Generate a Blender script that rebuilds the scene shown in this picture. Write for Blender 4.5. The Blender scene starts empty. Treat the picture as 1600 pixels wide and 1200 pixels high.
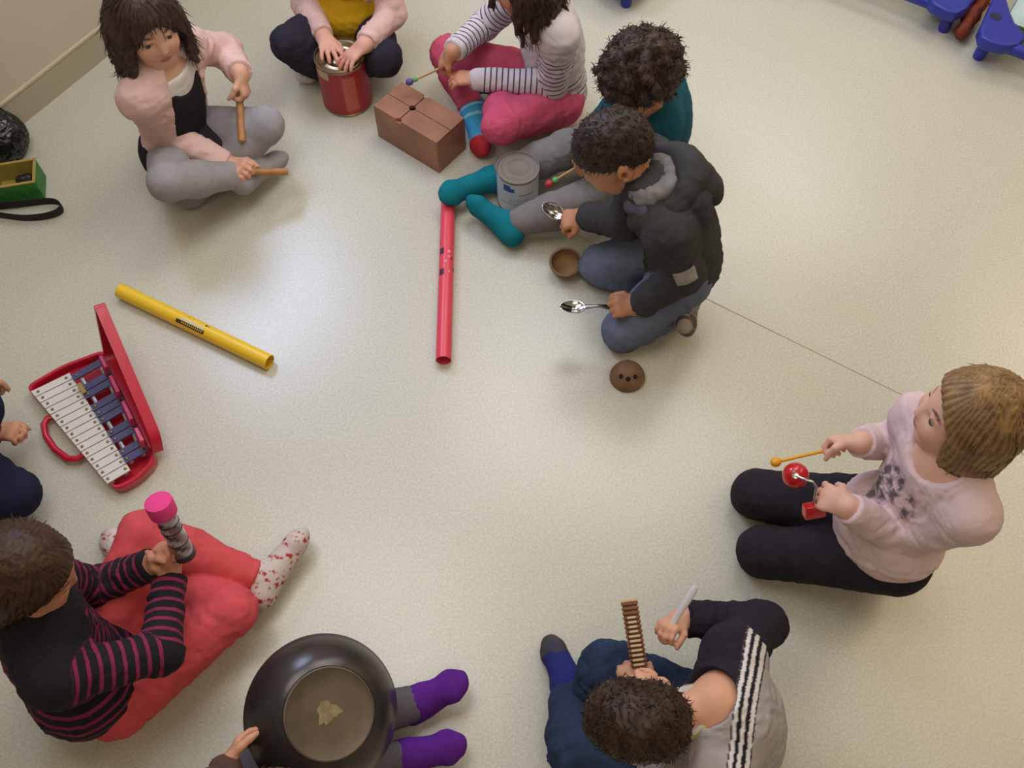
import bpy, bmesh, math, random
import numpy as np
from mathutils import Vector, Matrix
random.seed(7); RNG = np.random.default_rng(7)
sc = bpy.context.scene
COL = sc.collection

# ------------------------------------------------------------------ camera
F, PH, H = 1500.0, math.radians(60), 2.15          # focal length in px of the 1600 px frame, pitch, height
SP, CP = math.sin(PH), math.cos(PH)
cd = bpy.data.cameras.new('camera'); cam = bpy.data.objects.new('camera', cd); COL.objects.link(cam)
cam.location = (0, 0, H); cam.rotation_euler = (math.radians(30), 0, 0)
cd.sensor_width = 36; cd.lens = 36 * F / 1600; cd.clip_start = .05
sc.camera = cam

# room frame: ND points from wall_left into the room, AD runs along that wall
W1 = np.array([-1.522, 2.132, 0]); AD = np.array([.545, .8385, 0]); ND = np.array([.8385, -.545, 0]); UP = np.array([0, 0, 1.])
def R(a, n, z): return W1 + AD * a + ND * n + UP * z
ROOM_A, ROOM_N, ROOM_Z = (-3.9, 4.6), 6.4, 2.75
WIN_A, WIN_Z = (.30, 1.15), (1.42, 2.32)

# ------------------------------------------------------------------ world, lamps, exposure
wd = bpy.data.worlds.new('world'); sc.world = wd; wd.use_nodes = True
bg = wd.node_tree.nodes['Background']; bg.inputs[0].default_value = (.62, .75, 1, 1); bg.inputs[1].default_value = 1.2
def area(name, loc, direction, sx, sy, power, color, spread=180):
    l = bpy.data.lights.new(name, 'AREA'); l.shape = 'RECTANGLE'; l.size = sx; l.size_y = sy; l.energy = power; l.color = color
    l.spread = math.radians(spread)
    o = bpy.data.objects.new(name, l); COL.objects.link(o); o.location = loc
    o.rotation_euler = Vector(direction).to_track_quat('-Z', 'Y').to_euler(); return o
wc = R(sum(WIN_A) / 2, -.12, sum(WIN_Z) / 2)
area('window_daylight', wc, ND, WIN_A[1] - WIN_A[0], WIN_Z[1] - WIN_Z[0], 52, (.54, .65, 1))
LAMPS = [(1.5, 1.3, 23), (1.4, 3.7, 16), (3.3, 1.4, 19), (3.3, 3.7, 19), (-1.3, 3.0, 11), (-.3, 1.15, 17)]
for la, ln, lp in LAMPS:
    area('ceiling_lamp_light', R(la, ln, ROOM_Z - .085), (0, 0, -1), 1.2, 1.2, lp, (1, .98, .94) if ln < 3 else (1, .74, .44))
sc.view_settings.view_transform = 'Standard'; sc.view_settings.look = 'None'
sc.view_settings.gamma = 1; sc.view_settings.use_curve_mapping = False
sc.view_settings.exposure = -0.33

# ------------------------------------------------------------------ helpers
def J(x, y, z=0.):                                  # the point at height z seen at a pixel of the photograph
    u = (x - 800) / F; v = (600 - y) / F
    d = np.array([u, CP + v * SP, -SP + v * CP]); t = (z - H) / d[2]
    return np.array([t * d[0], t * d[1], z])
def K(x, y, parent, L, zg, lo=.02, w=.25):          # same, at the height that keeps a bone's length
    best = None
    for i in range(int(lo * 250), 260):
        z = i / 250; p = J(x, y, z); e = abs(np.linalg.norm(p - parent) - L) + w * abs(z - zg)
        if best is None or e < best[0]: best = (e, p)
    return best[1]
def nz(v): v = np.asarray(v, float); return v / max(1e-9, np.linalg.norm(v))
def lin(c):
    if isinstance(c, str): c = [int(c[i:i + 2], 16) / 255 for i in (1, 3, 5)]
    return tuple(x / 12.92 if x <= .04045 else ((x + .055) / 1.055) ** 2.4 for x in c)
def tag(o, label=None, cat=None, group=None, kind=None):
    for k, v in (('label', label), ('category', cat), ('group', group), ('kind', kind)):
        if v: o[k] = v
    return o
def empty(name, loc, label=None, cat=None, group=None):
    o = bpy.data.objects.new(name, None); COL.objects.link(o); o.location = loc; o.empty_display_size = .05
    return tag(o, label, cat, group)
def wloc(o):
    v = Vector((0, 0, 0))
    while o is not None: v += o.location; o = o.parent
    return np.array(v)
def mesh_np(name, V, Fc, mat, smooth=True, attrs=None):
    me = bpy.data.meshes.new(name); V = np.asarray(V, np.float32)
    if isinstance(Fc, np.ndarray):
        m, k = Fc.shape
        me.vertices.add(len(V)); me.vertices.foreach_set('co', V.ravel())
        me.loops.add(m * k); me.loops.foreach_set('vertex_index', Fc.astype(np.int32).ravel())
        me.polygons.add(m); me.polygons.foreach_set('loop_start', np.arange(0, m * k, k, dtype=np.int32))
        me.update(calc_edges=True)
    else:
        me.from_pydata(V.tolist(), [], Fc); me.update()
    if smooth: me.polygons.foreach_set('use_smooth', np.ones(len(me.polygons), bool))
    for an, av in (attrs or {}).items():
        av = np.asarray(av, np.float32)
        if av.ndim == 2:
            at = me.attributes.new(an, 'FLOAT_COLOR', 'POINT')
            at.data.foreach_set('color', np.c_[av, np.ones(len(av), np.float32)].astype(np.float32).ravel())
        else:
            at = me.attributes.new(an, 'FLOAT', 'POINT'); at.data.foreach_set('value', av.ravel())
    if mat: me.materials.append(mat)
    return me
def put(name, V, Fc, mat, parent=None, smooth=True, attrs=None, origin=None):
    """world-space vertices -> one mesh object; stored relative to its parent (or to origin)"""
    V = np.asarray(V, float)
    base = wloc(parent) if parent is not None else np.zeros(3)
    org = np.asarray(origin, float) if origin is not None else (base if parent is not None else np.array([*V[:, :2].mean(0), V[:, 2].min()]))
    o = bpy.data.objects.new(name, mesh_np(name, V - org, Fc, mat, smooth, attrs)); COL.objects.link(o)
    o.location = org - base; o.parent = parent
    return o
class MB:
    """collects simple solids in world space"""
    def __init__(s): s.v = []; s.f = []; s.sm = True
    def add(s, V, Fc):
        n = len(s.v); s.v += [tuple(map(float, p)) for p in V]; s.f += [tuple(i + n for i in f) for f in Fc]; return s
    def box(s, c, ax, dims, bev=0.):
        ax = [np.asarray(a, float) for a in ax]; c = np.asarray(c, float)
        hx, hy, hz = [d / 2 for d in dims]
        if bev <= 0:
            V = [c + ax[0] * hx * i + ax[1] * hy * j + ax[2] * hz * k for i in (-1, 1) for j in (-1, 1) for k in (-1, 1)]
            return s.add(V, [(0, 1, 3, 2), (4, 6, 7, 5), (0, 4, 5, 1), (2, 3, 7, 6), (0, 2, 6, 4), (1, 5, 7, 3)])
        bm = bmesh.new(); bmesh.ops.create_cube(bm, size=1)
        for v in bm.verts: v.co = Vector((v.co.x * dims[0], v.co.y * dims[1], v.co.z * dims[2]))
        bmesh.ops.bevel(bm, geom=list(bm.edges), offset=bev, segments=2, profile=.6, affect='EDGES')
        V = [c + ax[0] * v.co.x + ax[1] * v.co.y + ax[2] * v.co.z for v in bm.verts]
        bm.verts.index_update(); Fs = [tuple(v.index for v in f.verts) for f in bm.faces]; bm.free()
        return s.add(V, Fs)
    def lathe(s, c, axis, prof, n=40, close=False):
        """prof: (radius, height) pairs along axis"""
        c = np.asarray(c, float); a = nz(axis); e = nz(np.cross(a, (1, 0, 0) if abs(a[0]) < .8 else (0, 1, 0))); g = np.cross(a, e)
        V = []; Fs = []
        for r, h in prof:
            for i in range(n):
                t = 2 * math.pi * i / n; V.append(c + a * h + (e * math.cos(t) + g * math.sin(t)) * max(r, 1e-5))
        m = len(prof)
        for j in range(m if close else m - 1):
            for i in range(n):
                A, B = j * n + i, j * n + (i + 1) % n; C, D = ((j + 1) % m) * n + (i + 1) % n, ((j + 1) % m) * n + i
                Fs.append((A, B, C, D))
        return s.add(V, Fs)
    def tube(s, pts, r, n=10, cap=True, flat=None):
        pts = [np.asarray(p, float) for p in pts]; m = len(pts); rr = r if hasattr(r, '__len__') else [r] * m
        V = []; Fs = []; ref = None
        for i, p in enumerate(pts):
            t = nz(pts[min(i + 1, m - 1)] - pts[max(i - 1, 0)])
            if ref is None: ref = np.array([0, 0, 1.]) if abs(t[2]) < .9 else np.array([1., 0, 0])
            b = nz(np.cross(t, ref)); q = nz(np.cross(b, t)); ref = q
            for k in range(n):
                a = 2 * math.pi * k / n; V.append(p + (b * math.cos(a) * (flat or 1) + q * math.sin(a)) * rr[i])
        for j in range(m - 1):
            for k in range(n): Fs.append((j * n + k, j * n + (k + 1) % n, (j + 1) * n + (k + 1) % n, (j + 1) * n + k))
        if cap: Fs += [tuple(range(n))[::-1], tuple((m - 1) * n + k for k in range(n))]
        return s.add(V, Fs)
    def ball(s, c, r, n=20, ax=None, rad=(1, 1, 1)):
        c = np.asarray(c, float); ax = ax or [np.eye(3)[i] for i in range(3)]; V = []; Fs = []
        m = n // 2
        for j in range(m + 1):
            ph = math.pi * j / m
            for i in range(n):
                t = 2 * math.pi * i / n; q = (math.sin(ph) * math.cos(t) * rad[0] * r, math.sin(ph) * math.sin(t) * rad[1] * r, math.cos(ph) * rad[2] * r)
                V.append(c + ax[0] * q[0] + ax[1] * q[1] + ax[2] * q[2])
        for j in range(m):
            for i in range(n): Fs.append((j * n + i, (j + 1) * n + i, (j + 1) * n + (i + 1) % n, j * n + (i + 1) % n))
        return s.add(V, Fs)
    def prism(s, poly, ax, c, h):
        """2-D outline extruded by h along ax[2], centred"""
        c = np.asarray(c, float); n = len(poly)
        V = [c + ax[0] * x + ax[1] * y + ax[2] * k * h / 2 for k in (-1, 1) for x, y in poly]
        return s.add(V, [tuple(range(n))[::-1], tuple(range(n, 2 * n))] + [(i, (i + 1) % n, n + (i + 1) % n, n + i) for i in range(n)])
    def build(s, name, mat, parent=None, smooth=True, label=None, kind=None, **kw):
        o = put(name, s.v, s.f, mat, parent, smooth, **kw)
        if smooth:
            bm = bmesh.new(); bm.from_mesh(o.data); bmesh.ops.remove_doubles(bm, verts=bm.verts, dist=2e-5)
            bmesh.ops.recalc_face_normals(bm, faces=bm.faces)
            for e in bm.edges:
                if len(e.link_faces) == 2 and e.calc_face_angle(0) > math.radians(38): e.smooth = False
            bm.to_mesh(o.data); bm.free()
        else:
            bm = bmesh.new(); bm.from_mesh(o.data); bmesh.ops.recalc_face_normals(bm, faces=bm.faces); bm.to_mesh(o.data); bm.free()
        return tag(o, label, None, None, kind)

# ------------------------------------------------------------------ materials
MATS = {}
def mat(name, color=None, rough=.6, metal=0., bump=0., bscale=200., var=0., vscale=8., attr=False, stripes=None, coat=0., sss=0., alpha=1., spec=.5, trans=0., stretch=None):
    if name in MATS: return MATS[name]
    m = bpy.data.materials.new(name); m.use_nodes = True; nt = m.node_tree; N = nt.nodes; L = nt.links
    b = N['Principled BSDF']; b.inputs['Roughness'].default_value = rough; b.inputs['Metallic'].default_value = metal
    b.inputs['Coat Weight'].default_value = coat; b.inputs['Specular IOR Level'].default_value = spec; b.inputs['Transmission Weight'].default_value = trans
    if sss:
        b.inputs['Subsurface Weight'].default_value = sss; b.inputs['Subsurface Radius'].default_value = (1, .4, .25); b.inputs['Subsurface Scale'].default_value = .006
    tc = N.new('ShaderNodeTexCoord'); cur = None
    vec = tc.outputs['Object']
    if stretch:
        mp = N.new('ShaderNodeMapping'); mp.inputs['Scale'].default_value = stretch; L.new(vec, mp.inputs[0]); vec = mp.outputs[0]
    if attr:
        a = N.new('ShaderNodeAttribute'); a.attribute_name = 'col'; cur = a.outputs['Color']
    else:
        r = N.new('ShaderNodeRGB'); r.outputs[0].default_value = (*lin(color), 1); cur = r.outputs[0]
    if stripes:
        period, width, c2, off = stripes
        a = N.new('ShaderNodeAttribute'); a.attribute_name = 't'
        ad = N.new('ShaderNodeMath'); ad.operation = 'ADD'; ad.inputs[1].default_value = off + 10 * period; L.new(a.outputs['Fac'], ad.inputs[0])
        dv = N.new('ShaderNodeMath'); dv.operation = 'DIVIDE'; dv.inputs[1].default_value = period; L.new(ad.outputs[0], dv.inputs[0])
        fr = N.new('ShaderNodeMath'); fr.operation = 'FRACT'; L.new(dv.outputs[0], fr.inputs[0])
        ls = N.new('ShaderNodeMath'); ls.operation = 'LESS_THAN'; ls.inputs[1].default_value = width / period; L.new(fr.outputs[0], ls.inputs[0])
        am = N.new('ShaderNodeAttribute'); am.attribute_name = 'sm'
        mu = N.new('ShaderNodeMath'); mu.operation = 'MULTIPLY'; L.new(ls.outputs[0], mu.inputs[0]); L.new(am.outputs['Fac'], mu.inputs[1])
        mx = N.new('ShaderNodeMix'); mx.data_type = 'RGBA'; L.new(mu.outputs[0], mx.inputs[0]); L.new(cur, mx.inputs[6]); mx.inputs[7].default_value = (*lin(c2), 1)
        cur = mx.outputs[2]
    if var:
        n = N.new('ShaderNodeTexNoise'); n.inputs['Scale'].default_value = vscale; n.inputs['Detail'].default_value = 5; L.new(vec, n.inputs['Vector'])
        mr = N.new('ShaderNodeMapRange'); mr.inputs[1].default_value = .3; mr.inputs[2].default_value = .7; mr.inputs[3].default_value = 1 - var; mr.inputs[4].default_value = 1 + var; L.new(n.outputs[0], mr.inputs[0])
        mx = N.new('ShaderNodeMix'); mx.data_type = 'RGBA'; mx.blend_type = 'MULTIPLY'; mx.inputs[0].default_value = 1; L.new(cur, mx.inputs[6]); L.new(mr.outputs[0], mx.inputs[7]); cur = mx.outputs[2]
    L.new(cur, b.inputs['Base Color'])
    if bump:
        n = N.new('ShaderNodeTexNoise'); n.inputs['Scale'].default_value = bscale; n.inputs['Detail'].default_value = 3; L.new(vec, n.inputs['Vector'])
        bp = N.new('ShaderNodeBump'); bp.inputs['Strength'].default_value = bump; bp.inputs['Distance'].default_value = .002; L.new(n.outputs[0], bp.inputs['Height']); L.new(bp.outputs[0], b.inputs['Normal'])
    MATS[name] = m; return m
def cloth(name, color, var=.08, **kw): return mat(name, color, rough=.92, bump=.35, bscale=420, var=var, vscale=25, spec=.2, **kw)

# ------------------------------------------------------------------ setting
def floor_mat():
    m = mat('vinyl_floor', '#cbcabb', rough=.29, var=.03, vscale=1.2, spec=.9)
    nt = m.node_tree; N = nt.nodes; L = nt.links; b = N['Principled BSDF']; tc = N.new('ShaderNodeTexCoord')
    src = b.inputs['Base Color'].links[0].from_socket
    for scale, lo, hi, amt in ((170., .40, .62, .09), (420., .45, .60, .07)):     # speckle of the vinyl chips
        n = N.new('ShaderNodeTexNoise'); n.inputs['Scale'].default_value = scale; n.inputs['Detail'].default_value = 2; L.new(tc.outputs['Object'], n.inputs['Vector'])
        mr = N.new('ShaderNodeMapRange'); mr.inputs[1].default_value = lo; mr.inputs[2].default_value = hi; mr.inputs[3].default_value = 1 - amt; mr.inputs[4].default_value = 1 + amt * .6; L.new(n.outputs[0], mr.inputs[0])
        mx = N.new('ShaderNodeMix'); mx.data_type = 'RGBA'; mx.blend_type = 'MULTIPLY'; mx.inputs[0].default_value = 1; L.new(src, mx.inputs[6]); L.new(mr.outputs[0], mx.inputs[7]); src = mx.outputs[2]
    L.new(src, b.inputs['Base Color'])
    n = N.new('ShaderNodeTexNoise'); n.inputs['Scale'].default_value = 300; L.new(tc.outputs['Object'], n.inputs['Vector'])
    bp = N.new('ShaderNodeBump'); bp.inputs['Strength'].default_value = .015; bp.inputs['Distance'].default_value = .001; L.new(n.outputs[0], bp.inputs['Height']); L.new(bp.outputs[0], b.inputs['Normal'])
    return m
M_FLOOR = floor_mat()
M_WALL = mat('painted_wall', '#cdc3b4', rough=.8, bump=.15, bscale=300, var=.02)
M_BASE = mat('skirting_vinyl', '#b3a993', rough=.5, var=.03, bump=.1, bscale=200)
M_CEIL = mat('ceiling_paint', '#e6e4de', rough=.9, bump=.2, bscale=120)
M_WHITE = mat('white_plastic', '#e8e6e0', rough=.4)
def struct(mb, name, m): o = mb.build(name, m, smooth=False); o['kind'] = 'structure'; return o
T = .15; a0, a1 = ROOM_A; AX = [AD, ND, UP]
def rbox(mb, a, n, z): return mb.box(R((a[0] + a[1]) / 2, (n[0] + n[1]) / 2, (z[0] + z[1]) / 2), AX, (a[1] - a[0], n[1] - n[0], z[1] - z[0]))
struct(rbox(MB(), (a0 - T, a1 + T), (-T, ROOM_N + T), (-.1, 0)), 'floor', M_FLOOR)
struct(rbox(MB(), (a0 - T, a1 + T), (-T, ROOM_N + T), (ROOM_Z, ROOM_Z + .1)), 'ceiling', M_CEIL)
wl = MB()
rbox(wl, (a0, WIN_A[0]), (-T, 0), (0, ROOM_Z)); rbox(wl, (WIN_A[1], a1), (-T, 0), (0, ROOM_Z))
rbox(wl, WIN_A, (-T, 0), (0, WIN_Z[0])); rbox(wl, WIN_A, (-T, 0), (WIN_Z[1], ROOM_Z))
struct(wl, 'wall_left', M_WALL)
struct(rbox(MB(), (a0, a1), (ROOM_N, ROOM_N + T), (0, ROOM_Z)), 'wall_right', M_WALL)
struct(rbox(MB(), (a1, a1 + T), (-T, ROOM_N + T), (0, ROOM_Z)), 'wall_back', M_WALL)
struct(rbox(MB(), (a0 - T, a0), (-T, ROOM_N + T), (0, ROOM_Z)), 'wall_front', M_WALL)
bb = MB(); rbox(bb, (a0, a1), (0, .006), (0, .098))
struct(bb, 'baseboard_left', M_BASE)
struct(rbox(MB(), (a0, a1), (0, .009), (.098, .105)), 'trim_2', mat('skirting_edge', '#cdbfa6', rough=.5))
# the weld seam between two vinyl sheets
s1, s2 = J(1090, 460), J(1600, 710); sd = nz(s2 - s1); sn = np.cross(UP, sd)
struct(MB().box(J(800, 318) + sd * 2.1 + UP * .0003, [sd, sn, UP], (4.2, .0026, .0008)), 'trim_1', mat('seam_line', '#aea48e', rough=.6))
# window in wall_left (above the frame of the picture), its daylight comes in from outside
win = bpy.data.objects.new('window_1', None); COL.objects.link(win); win.location = R(WIN_A[0], 0, WIN_Z[0]); win['kind'] = 'structure'
wf = MB(); fw = .05
for a in (WIN_A[0], sum(WIN_A) / 2 - fw / 2, WIN_A[1] - fw): rbox(wf, (a, a + fw), (-.10, -.05), WIN_Z)
for z in (WIN_Z[0], WIN_Z[1] - fw): rbox(wf, WIN_A, (-.10, -.05), (z, z + fw))
wf.build('window_frame', M_WHITE, win, smooth=False)
gm = bpy.data.materials.new('window_glass'); gm.use_nodes = True; gn = gm.node_tree.nodes; gn.clear()
tr = gn.new('ShaderNodeBsdfTransparent'); gl = gn.new('ShaderNodeBsdfGlossy'); gl.inputs['Roughness'].default_value = .02
mxs = gn.new('ShaderNodeMixShader'); mxs.inputs[0].default_value = .06; go = gn.new('ShaderNodeOutputMaterial')
gm.node_tree.links.new(tr.outputs[0], mxs.inputs[1]); gm.node_tree.links.new(gl.outputs[0], mxs.inputs[2]); gm.node_tree.links.new(mxs.outputs[0], go.inputs[0])
for k in (0, 1):
    am = sum(WIN_A) / 2; p0, p1 = ((WIN_A[0] + fw, am - fw / 2), (am + fw / 2, WIN_A[1] - fw))[k]
    rbox(MB(), (p0, p1), (-.078, -.072), (WIN_Z[0] + fw, WIN_Z[1] - fw)).build('pane', gm, win, smooth=False)
# ceiling lamps
M_DIFF = bpy.data.materials.new('lamp_diffuser'); M_DIFF.use_nodes = True
db = M_DIFF.node_tree.nodes['Principled BSDF']; db.inputs['Emission Color'].default_value = (1, .92, .8, 1); db.inputs['Emission Strength'].default_value = .8
for i, (la, ln, lp) in enumerate(LAMPS):
    e = empty('ceiling_lamp', R(la, ln, ROOM_Z), 'large square ceiling lamp panel with white frame above the circle of children', 'ceiling lamp', 'ceiling lamps')
    fr = MB()
    for q in (-1, 1):
        fr.box(R(la + q * .635, ln, ROOM_Z - .035), AX, (.03, 1.3, .07)); fr.box(R(la, ln + q * .635, ROOM_Z - .035), AX, (1.3, .03, .07))
    fr.build('frame', M_WHITE, e, smooth=False)
    MB().box(R(la, ln, ROOM_Z - .06), AX, (1.24, 1.24, .02)).build('diffuser', M_DIFF, e, smooth=False)

# ------------------------------------------------------------------ figures: smooth signed-distance bodies turned into one mesh each
def rc(a, b, r1, r2, k=.02, sq=None, t0=0.): return dict(ty='rc', a=np.asarray(a, float), b=np.asarray(b, float), r1=r1, r2=r2, k=k, sq=sq, t0=t0)
def el(c, ax, rad, k=.03, t0=0.): return dict(ty='el', c=np.asarray(c, float), ax=np.asarray(ax, float), rad=np.asarray(rad, float), k=k, t0=t0)
def pdist(p, x, y, z, want_t=False):
    if p['ty'] == 'rc':
        a, b = p['a'], p['b']; vx, vy, vz = x - a[0], y - a[1], z - a[2]; ba = b - a; L2 = max(ba @ ba, 1e-10)
        h = np.clip((vx * ba[0] + vy * ba[1] + vz * ba[2]) / L2, 0, 1)
        wx, wy, wz = vx - h * ba[0], vy - h * ba[1], vz - h * ba[2]
        s = 1.
        if p['sq'] is not None:
            n, s = p['sq']; dn = (wx * n[0] + wy * n[1] + wz * n[2]) * (s - 1); wx, wy, wz = wx + n[0] * dn, wy + n[1] * dn, wz + n[2] * dn
        d = np.sqrt(wx * wx + wy * wy + wz * wz) - (p['r1'] + (p['r2'] - p['r1']) * h)
        if s > 1: d = d / (1 + .5 * (s - 1))
        return (d, p['t0'] + h * math.sqrt(L2)) if want_t else d
    c, A, r = p['c'], p['ax'], p['rad']; vx, vy, vz = x - c[0], y - c[1], z - c[2]
    q = [(vx * A[i][0] + vy * A[i][1] + vz * A[i][2]) for i in range(3)]
    k0 = np.sqrt(sum((q[i] / r[i]) ** 2 for i in range(3))); k1 = np.sqrt(sum((q[i] / r[i] ** 2) ** 2 for i in range(3)))
    d = k0 * (k0 - 1) / np.maximum(k1, 1e-6)
    return (d, p['t0'] + q[2]) if want_t else d
def pbox(p):
    if p['ty'] == 'rc':
        r = max(p['r1'], p['r2']); return np.minimum(p['a'], p['b']) - r, np.maximum(p['a'], p['b']) + r
    e = np.sqrt(((p['ax'] * p['rad'][:, None]) ** 2).sum(0)); return p['c'] - e, p['c'] + e
def smin(a, b, k):
    h = np.maximum(k - np.abs(a - b), 0) / k; return np.minimum(a, b) - h * h * k * .25
BIG = .08
def sdf_mesh(groups, h, off=0., subs=(), kroot=.05, tsubs=()):
    """groups: list of (prims, root, cuts). returns world verts, quads"""
    bs = [pbox(p) for g in groups for p in g[0]]
    lo = np.min([b[0] for b in bs], 0) - off - .03; hi = np.max([b[1] for b in bs], 0) + off + .03
    n = np.ceil((hi - lo) / h).astype(int) + 1
    ax = [(lo[i] + h * np.arange(n[i])).astype(np.float32) for i in range(3)]
    tot = np.full(n, BIG, np.float32)
    def sl(b0, b1): return tuple(slice(max(0, int((b0[i] - lo[i]) / h)), max(1, int((b1[i] - lo[i]) / h) + 2)) for i in range(3))
    def grid(s): return ax[0][s[0]][:, None, None], ax[1][s[1]][None, :, None], ax[2][s[2]][None, None, :]
    for prims, root, cuts in groups:
        gb = [pbox(p) for p in prims]; s = sl(np.min([b[0] for b in gb], 0) - off - .03, np.max([b[1] for b in gb], 0) + off + .03)
        f = np.full(tot[s].shape, BIG, np.float32); base = [q.start for q in s]
        for p in prims:
            b = pbox(p); m = off + max(p['k'], .012) + 2 * h
            ss = sl(b[0] - m, b[1] + m); ss = tuple(slice(max(ss[i].start, s[i].start), min(ss[i].stop, s[i].stop)) for i in range(3))
            loc = tuple(slice(ss[i].start - base[i], ss[i].stop - base[i]) for i in range(3))
            if f[loc].size: f[loc] = smin(f[loc], pdist(p, *grid(ss)).astype(np.float32) - off, max(p['k'], 1e-4))
        if root is None:
            for p in tsubs:
                b = pbox(p); ss = sl(b[0] - .03, b[1] + .03); ss = tuple(slice(max(ss[i].start, s[i].start), min(ss[i].stop, s[i].stop)) for i in range(3)); loc = tuple(slice(ss[i].start - base[i], ss[i].stop - base[i]) for i in range(3))
                if min(q.stop - q.start for q in ss) > 0: f[loc] = -smin(-f[loc], pdist(p, *grid(ss)).astype(np.float32), p['k'])
        x, y, z = grid(s)
        for cu in cuts:
            c, nn = cu[0], cu[1]; d = (x - c[0]) * nn[0] + (y - c[1]) * nn[1] + (z - c[2]) * nn[2]
            if len(cu) > 2: d = np.minimum(d, cu[2] - np.sqrt((x - c[0]) ** 2 + (y - c[1]) ** 2 + (z - c[2]) ** 2))
            f = np.maximum(f, d)
        if root is None: tot[s] = np.minimum(tot[s], f) if (tot[s] == BIG).all() else smin(tot[s], f, .004)
        else:
            dr = np.sqrt((x - root[0]) ** 2 + (y - root[1]) ** 2 + (z - root[2]) ** 2)
            tot[s] = smin(tot[s], f, .003 + kroot * np.clip(1 - dr / .14, 0, 1))
    for p in subs:
        b = pbox(p); s = sl(b[0] - .03, b[1] + .03)
        if tot[s].size: d = -pdist(p, *grid(s)).astype(np.float32); tot[s] = -smin(-tot[s], -d, p['k'])
    return nets(tot, lo, h)
def nets(f, lo, h):
    ins = f < 0; nx, ny, nzz = f.shape
    cnt = np.zeros((nx - 1, ny - 1, nzz - 1), np.int8)
    cs = [(i, j, k) for i in (0, 1) for j in (0, 1) for k in (0, 1)]
    for i, j, k in cs: cnt += ins[i:nx - 1 + i, j:ny - 1 + j, k:nzz - 1 + k]
    act = np.argwhere((cnt > 0) & (cnt < 8)); vid = np.full(cnt.shape, -1, np.int32); vid[tuple(act.T)] = np.arange(len(act))
    vals = np.stack([f[act[:, 0] + i, act[:, 1] + j, act[:, 2] + k] for i, j, k in cs], 1)
    P = np.zeros((len(act), 3)); C = np.zeros(len(act)); ca = np.array(cs, float)
    for e0 in range(8):
        for e1 in range(e0 + 1, 8):
            if abs(ca[e0] - ca[e1]).sum() != 1: continue
            v0, v1 = vals[:, e0], vals[:, e1]; m = (v0 < 0) != (v1 < 0); t = v0[m] / (v0[m] - v1[m])
            P[m] += ca[e0] + (ca[e1] - ca[e0]) * t[:, None]; C[m] += 1
    V = lo + h * (act + P / C[:, None]); Q = []
    for axis in range(3):
        sh = [slice(1, -1)] * 3; s0 = list(sh); s1 = list(sh); s0[axis] = slice(0, -1); s1[axis] = slice(1, None)
        A, B = ins[tuple(s0)], ins[tuple(s1)]; ch = np.argwhere(A != B); flip = A[tuple(ch.T)]
        off = np.array([1, 1, 1]); off[axis] = 0; c = ch + off
        u, w = [(1, 2), (2, 0), (0, 1)][axis]; eu = np.eye(3, dtype=int)[u]; ew = np.eye(3, dtype=int)[w]
        q = np.stack([vid[tuple((c - eu - ew).T)], vid[tuple((c - ew).T)], vid[tuple(c.T)], vid[tuple((c - eu).T)]], 1)
        q[~flip] = q[~flip][:, ::-1]; Q.append(q)
    Q = np.concatenate(Q); Q = Q[(Q >= 0).all(1)]
    return V, Q
def vnormals(V, Q):
    n = np.cross(V[Q[:, 2]] - V[Q[:, 0]], V[Q[:, 3]] - V[Q[:, 1]]); N = np.zeros_like(V)
    for k in range(4): np.add.at(N, Q[:, k], n)
    return N / np.maximum(np.linalg.norm(N, axis=1), 1e-12)[:, None]
def relax(V, Q, it=1, w=.5):
    for _ in range(it):
        S = np.zeros_like(V); C = np.zeros(len(V))
        for k in range(4):
            np.add.at(S, Q[:, k], V[Q[:, (k + 1) % 4]] + V[Q[:, (k + 3) % 4]]); np.add.at(C, Q[:, k], 2)
        V = V * (1 - w) + w * S / np.maximum(C, 1)[:, None]
    return V
def fbm(P, f, seed=0):
    r = np.random.default_rng(seed); o = np.zeros(len(P)); q = P * f; amp = 1
    for k in range(4):
        A = r.normal(size=(3, 3)); A /= np.linalg.norm(A, axis=1)[:, None]; ph = r.uniform(0, 6.28, 3)
        w = np.sin(q @ A.T * 6.28 * (1.0 + .0 * k) + ph); o += amp * w.prod(1) * 1.6 + amp * .4 * w[:, 0]; q = q * 1.9 + .35 * w; amp *= .55
    return o
def sstep(a, b, x): t = np.clip((x - a) / (b - a), 0, 1); return t * t * (3 - 2 * t)

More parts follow.
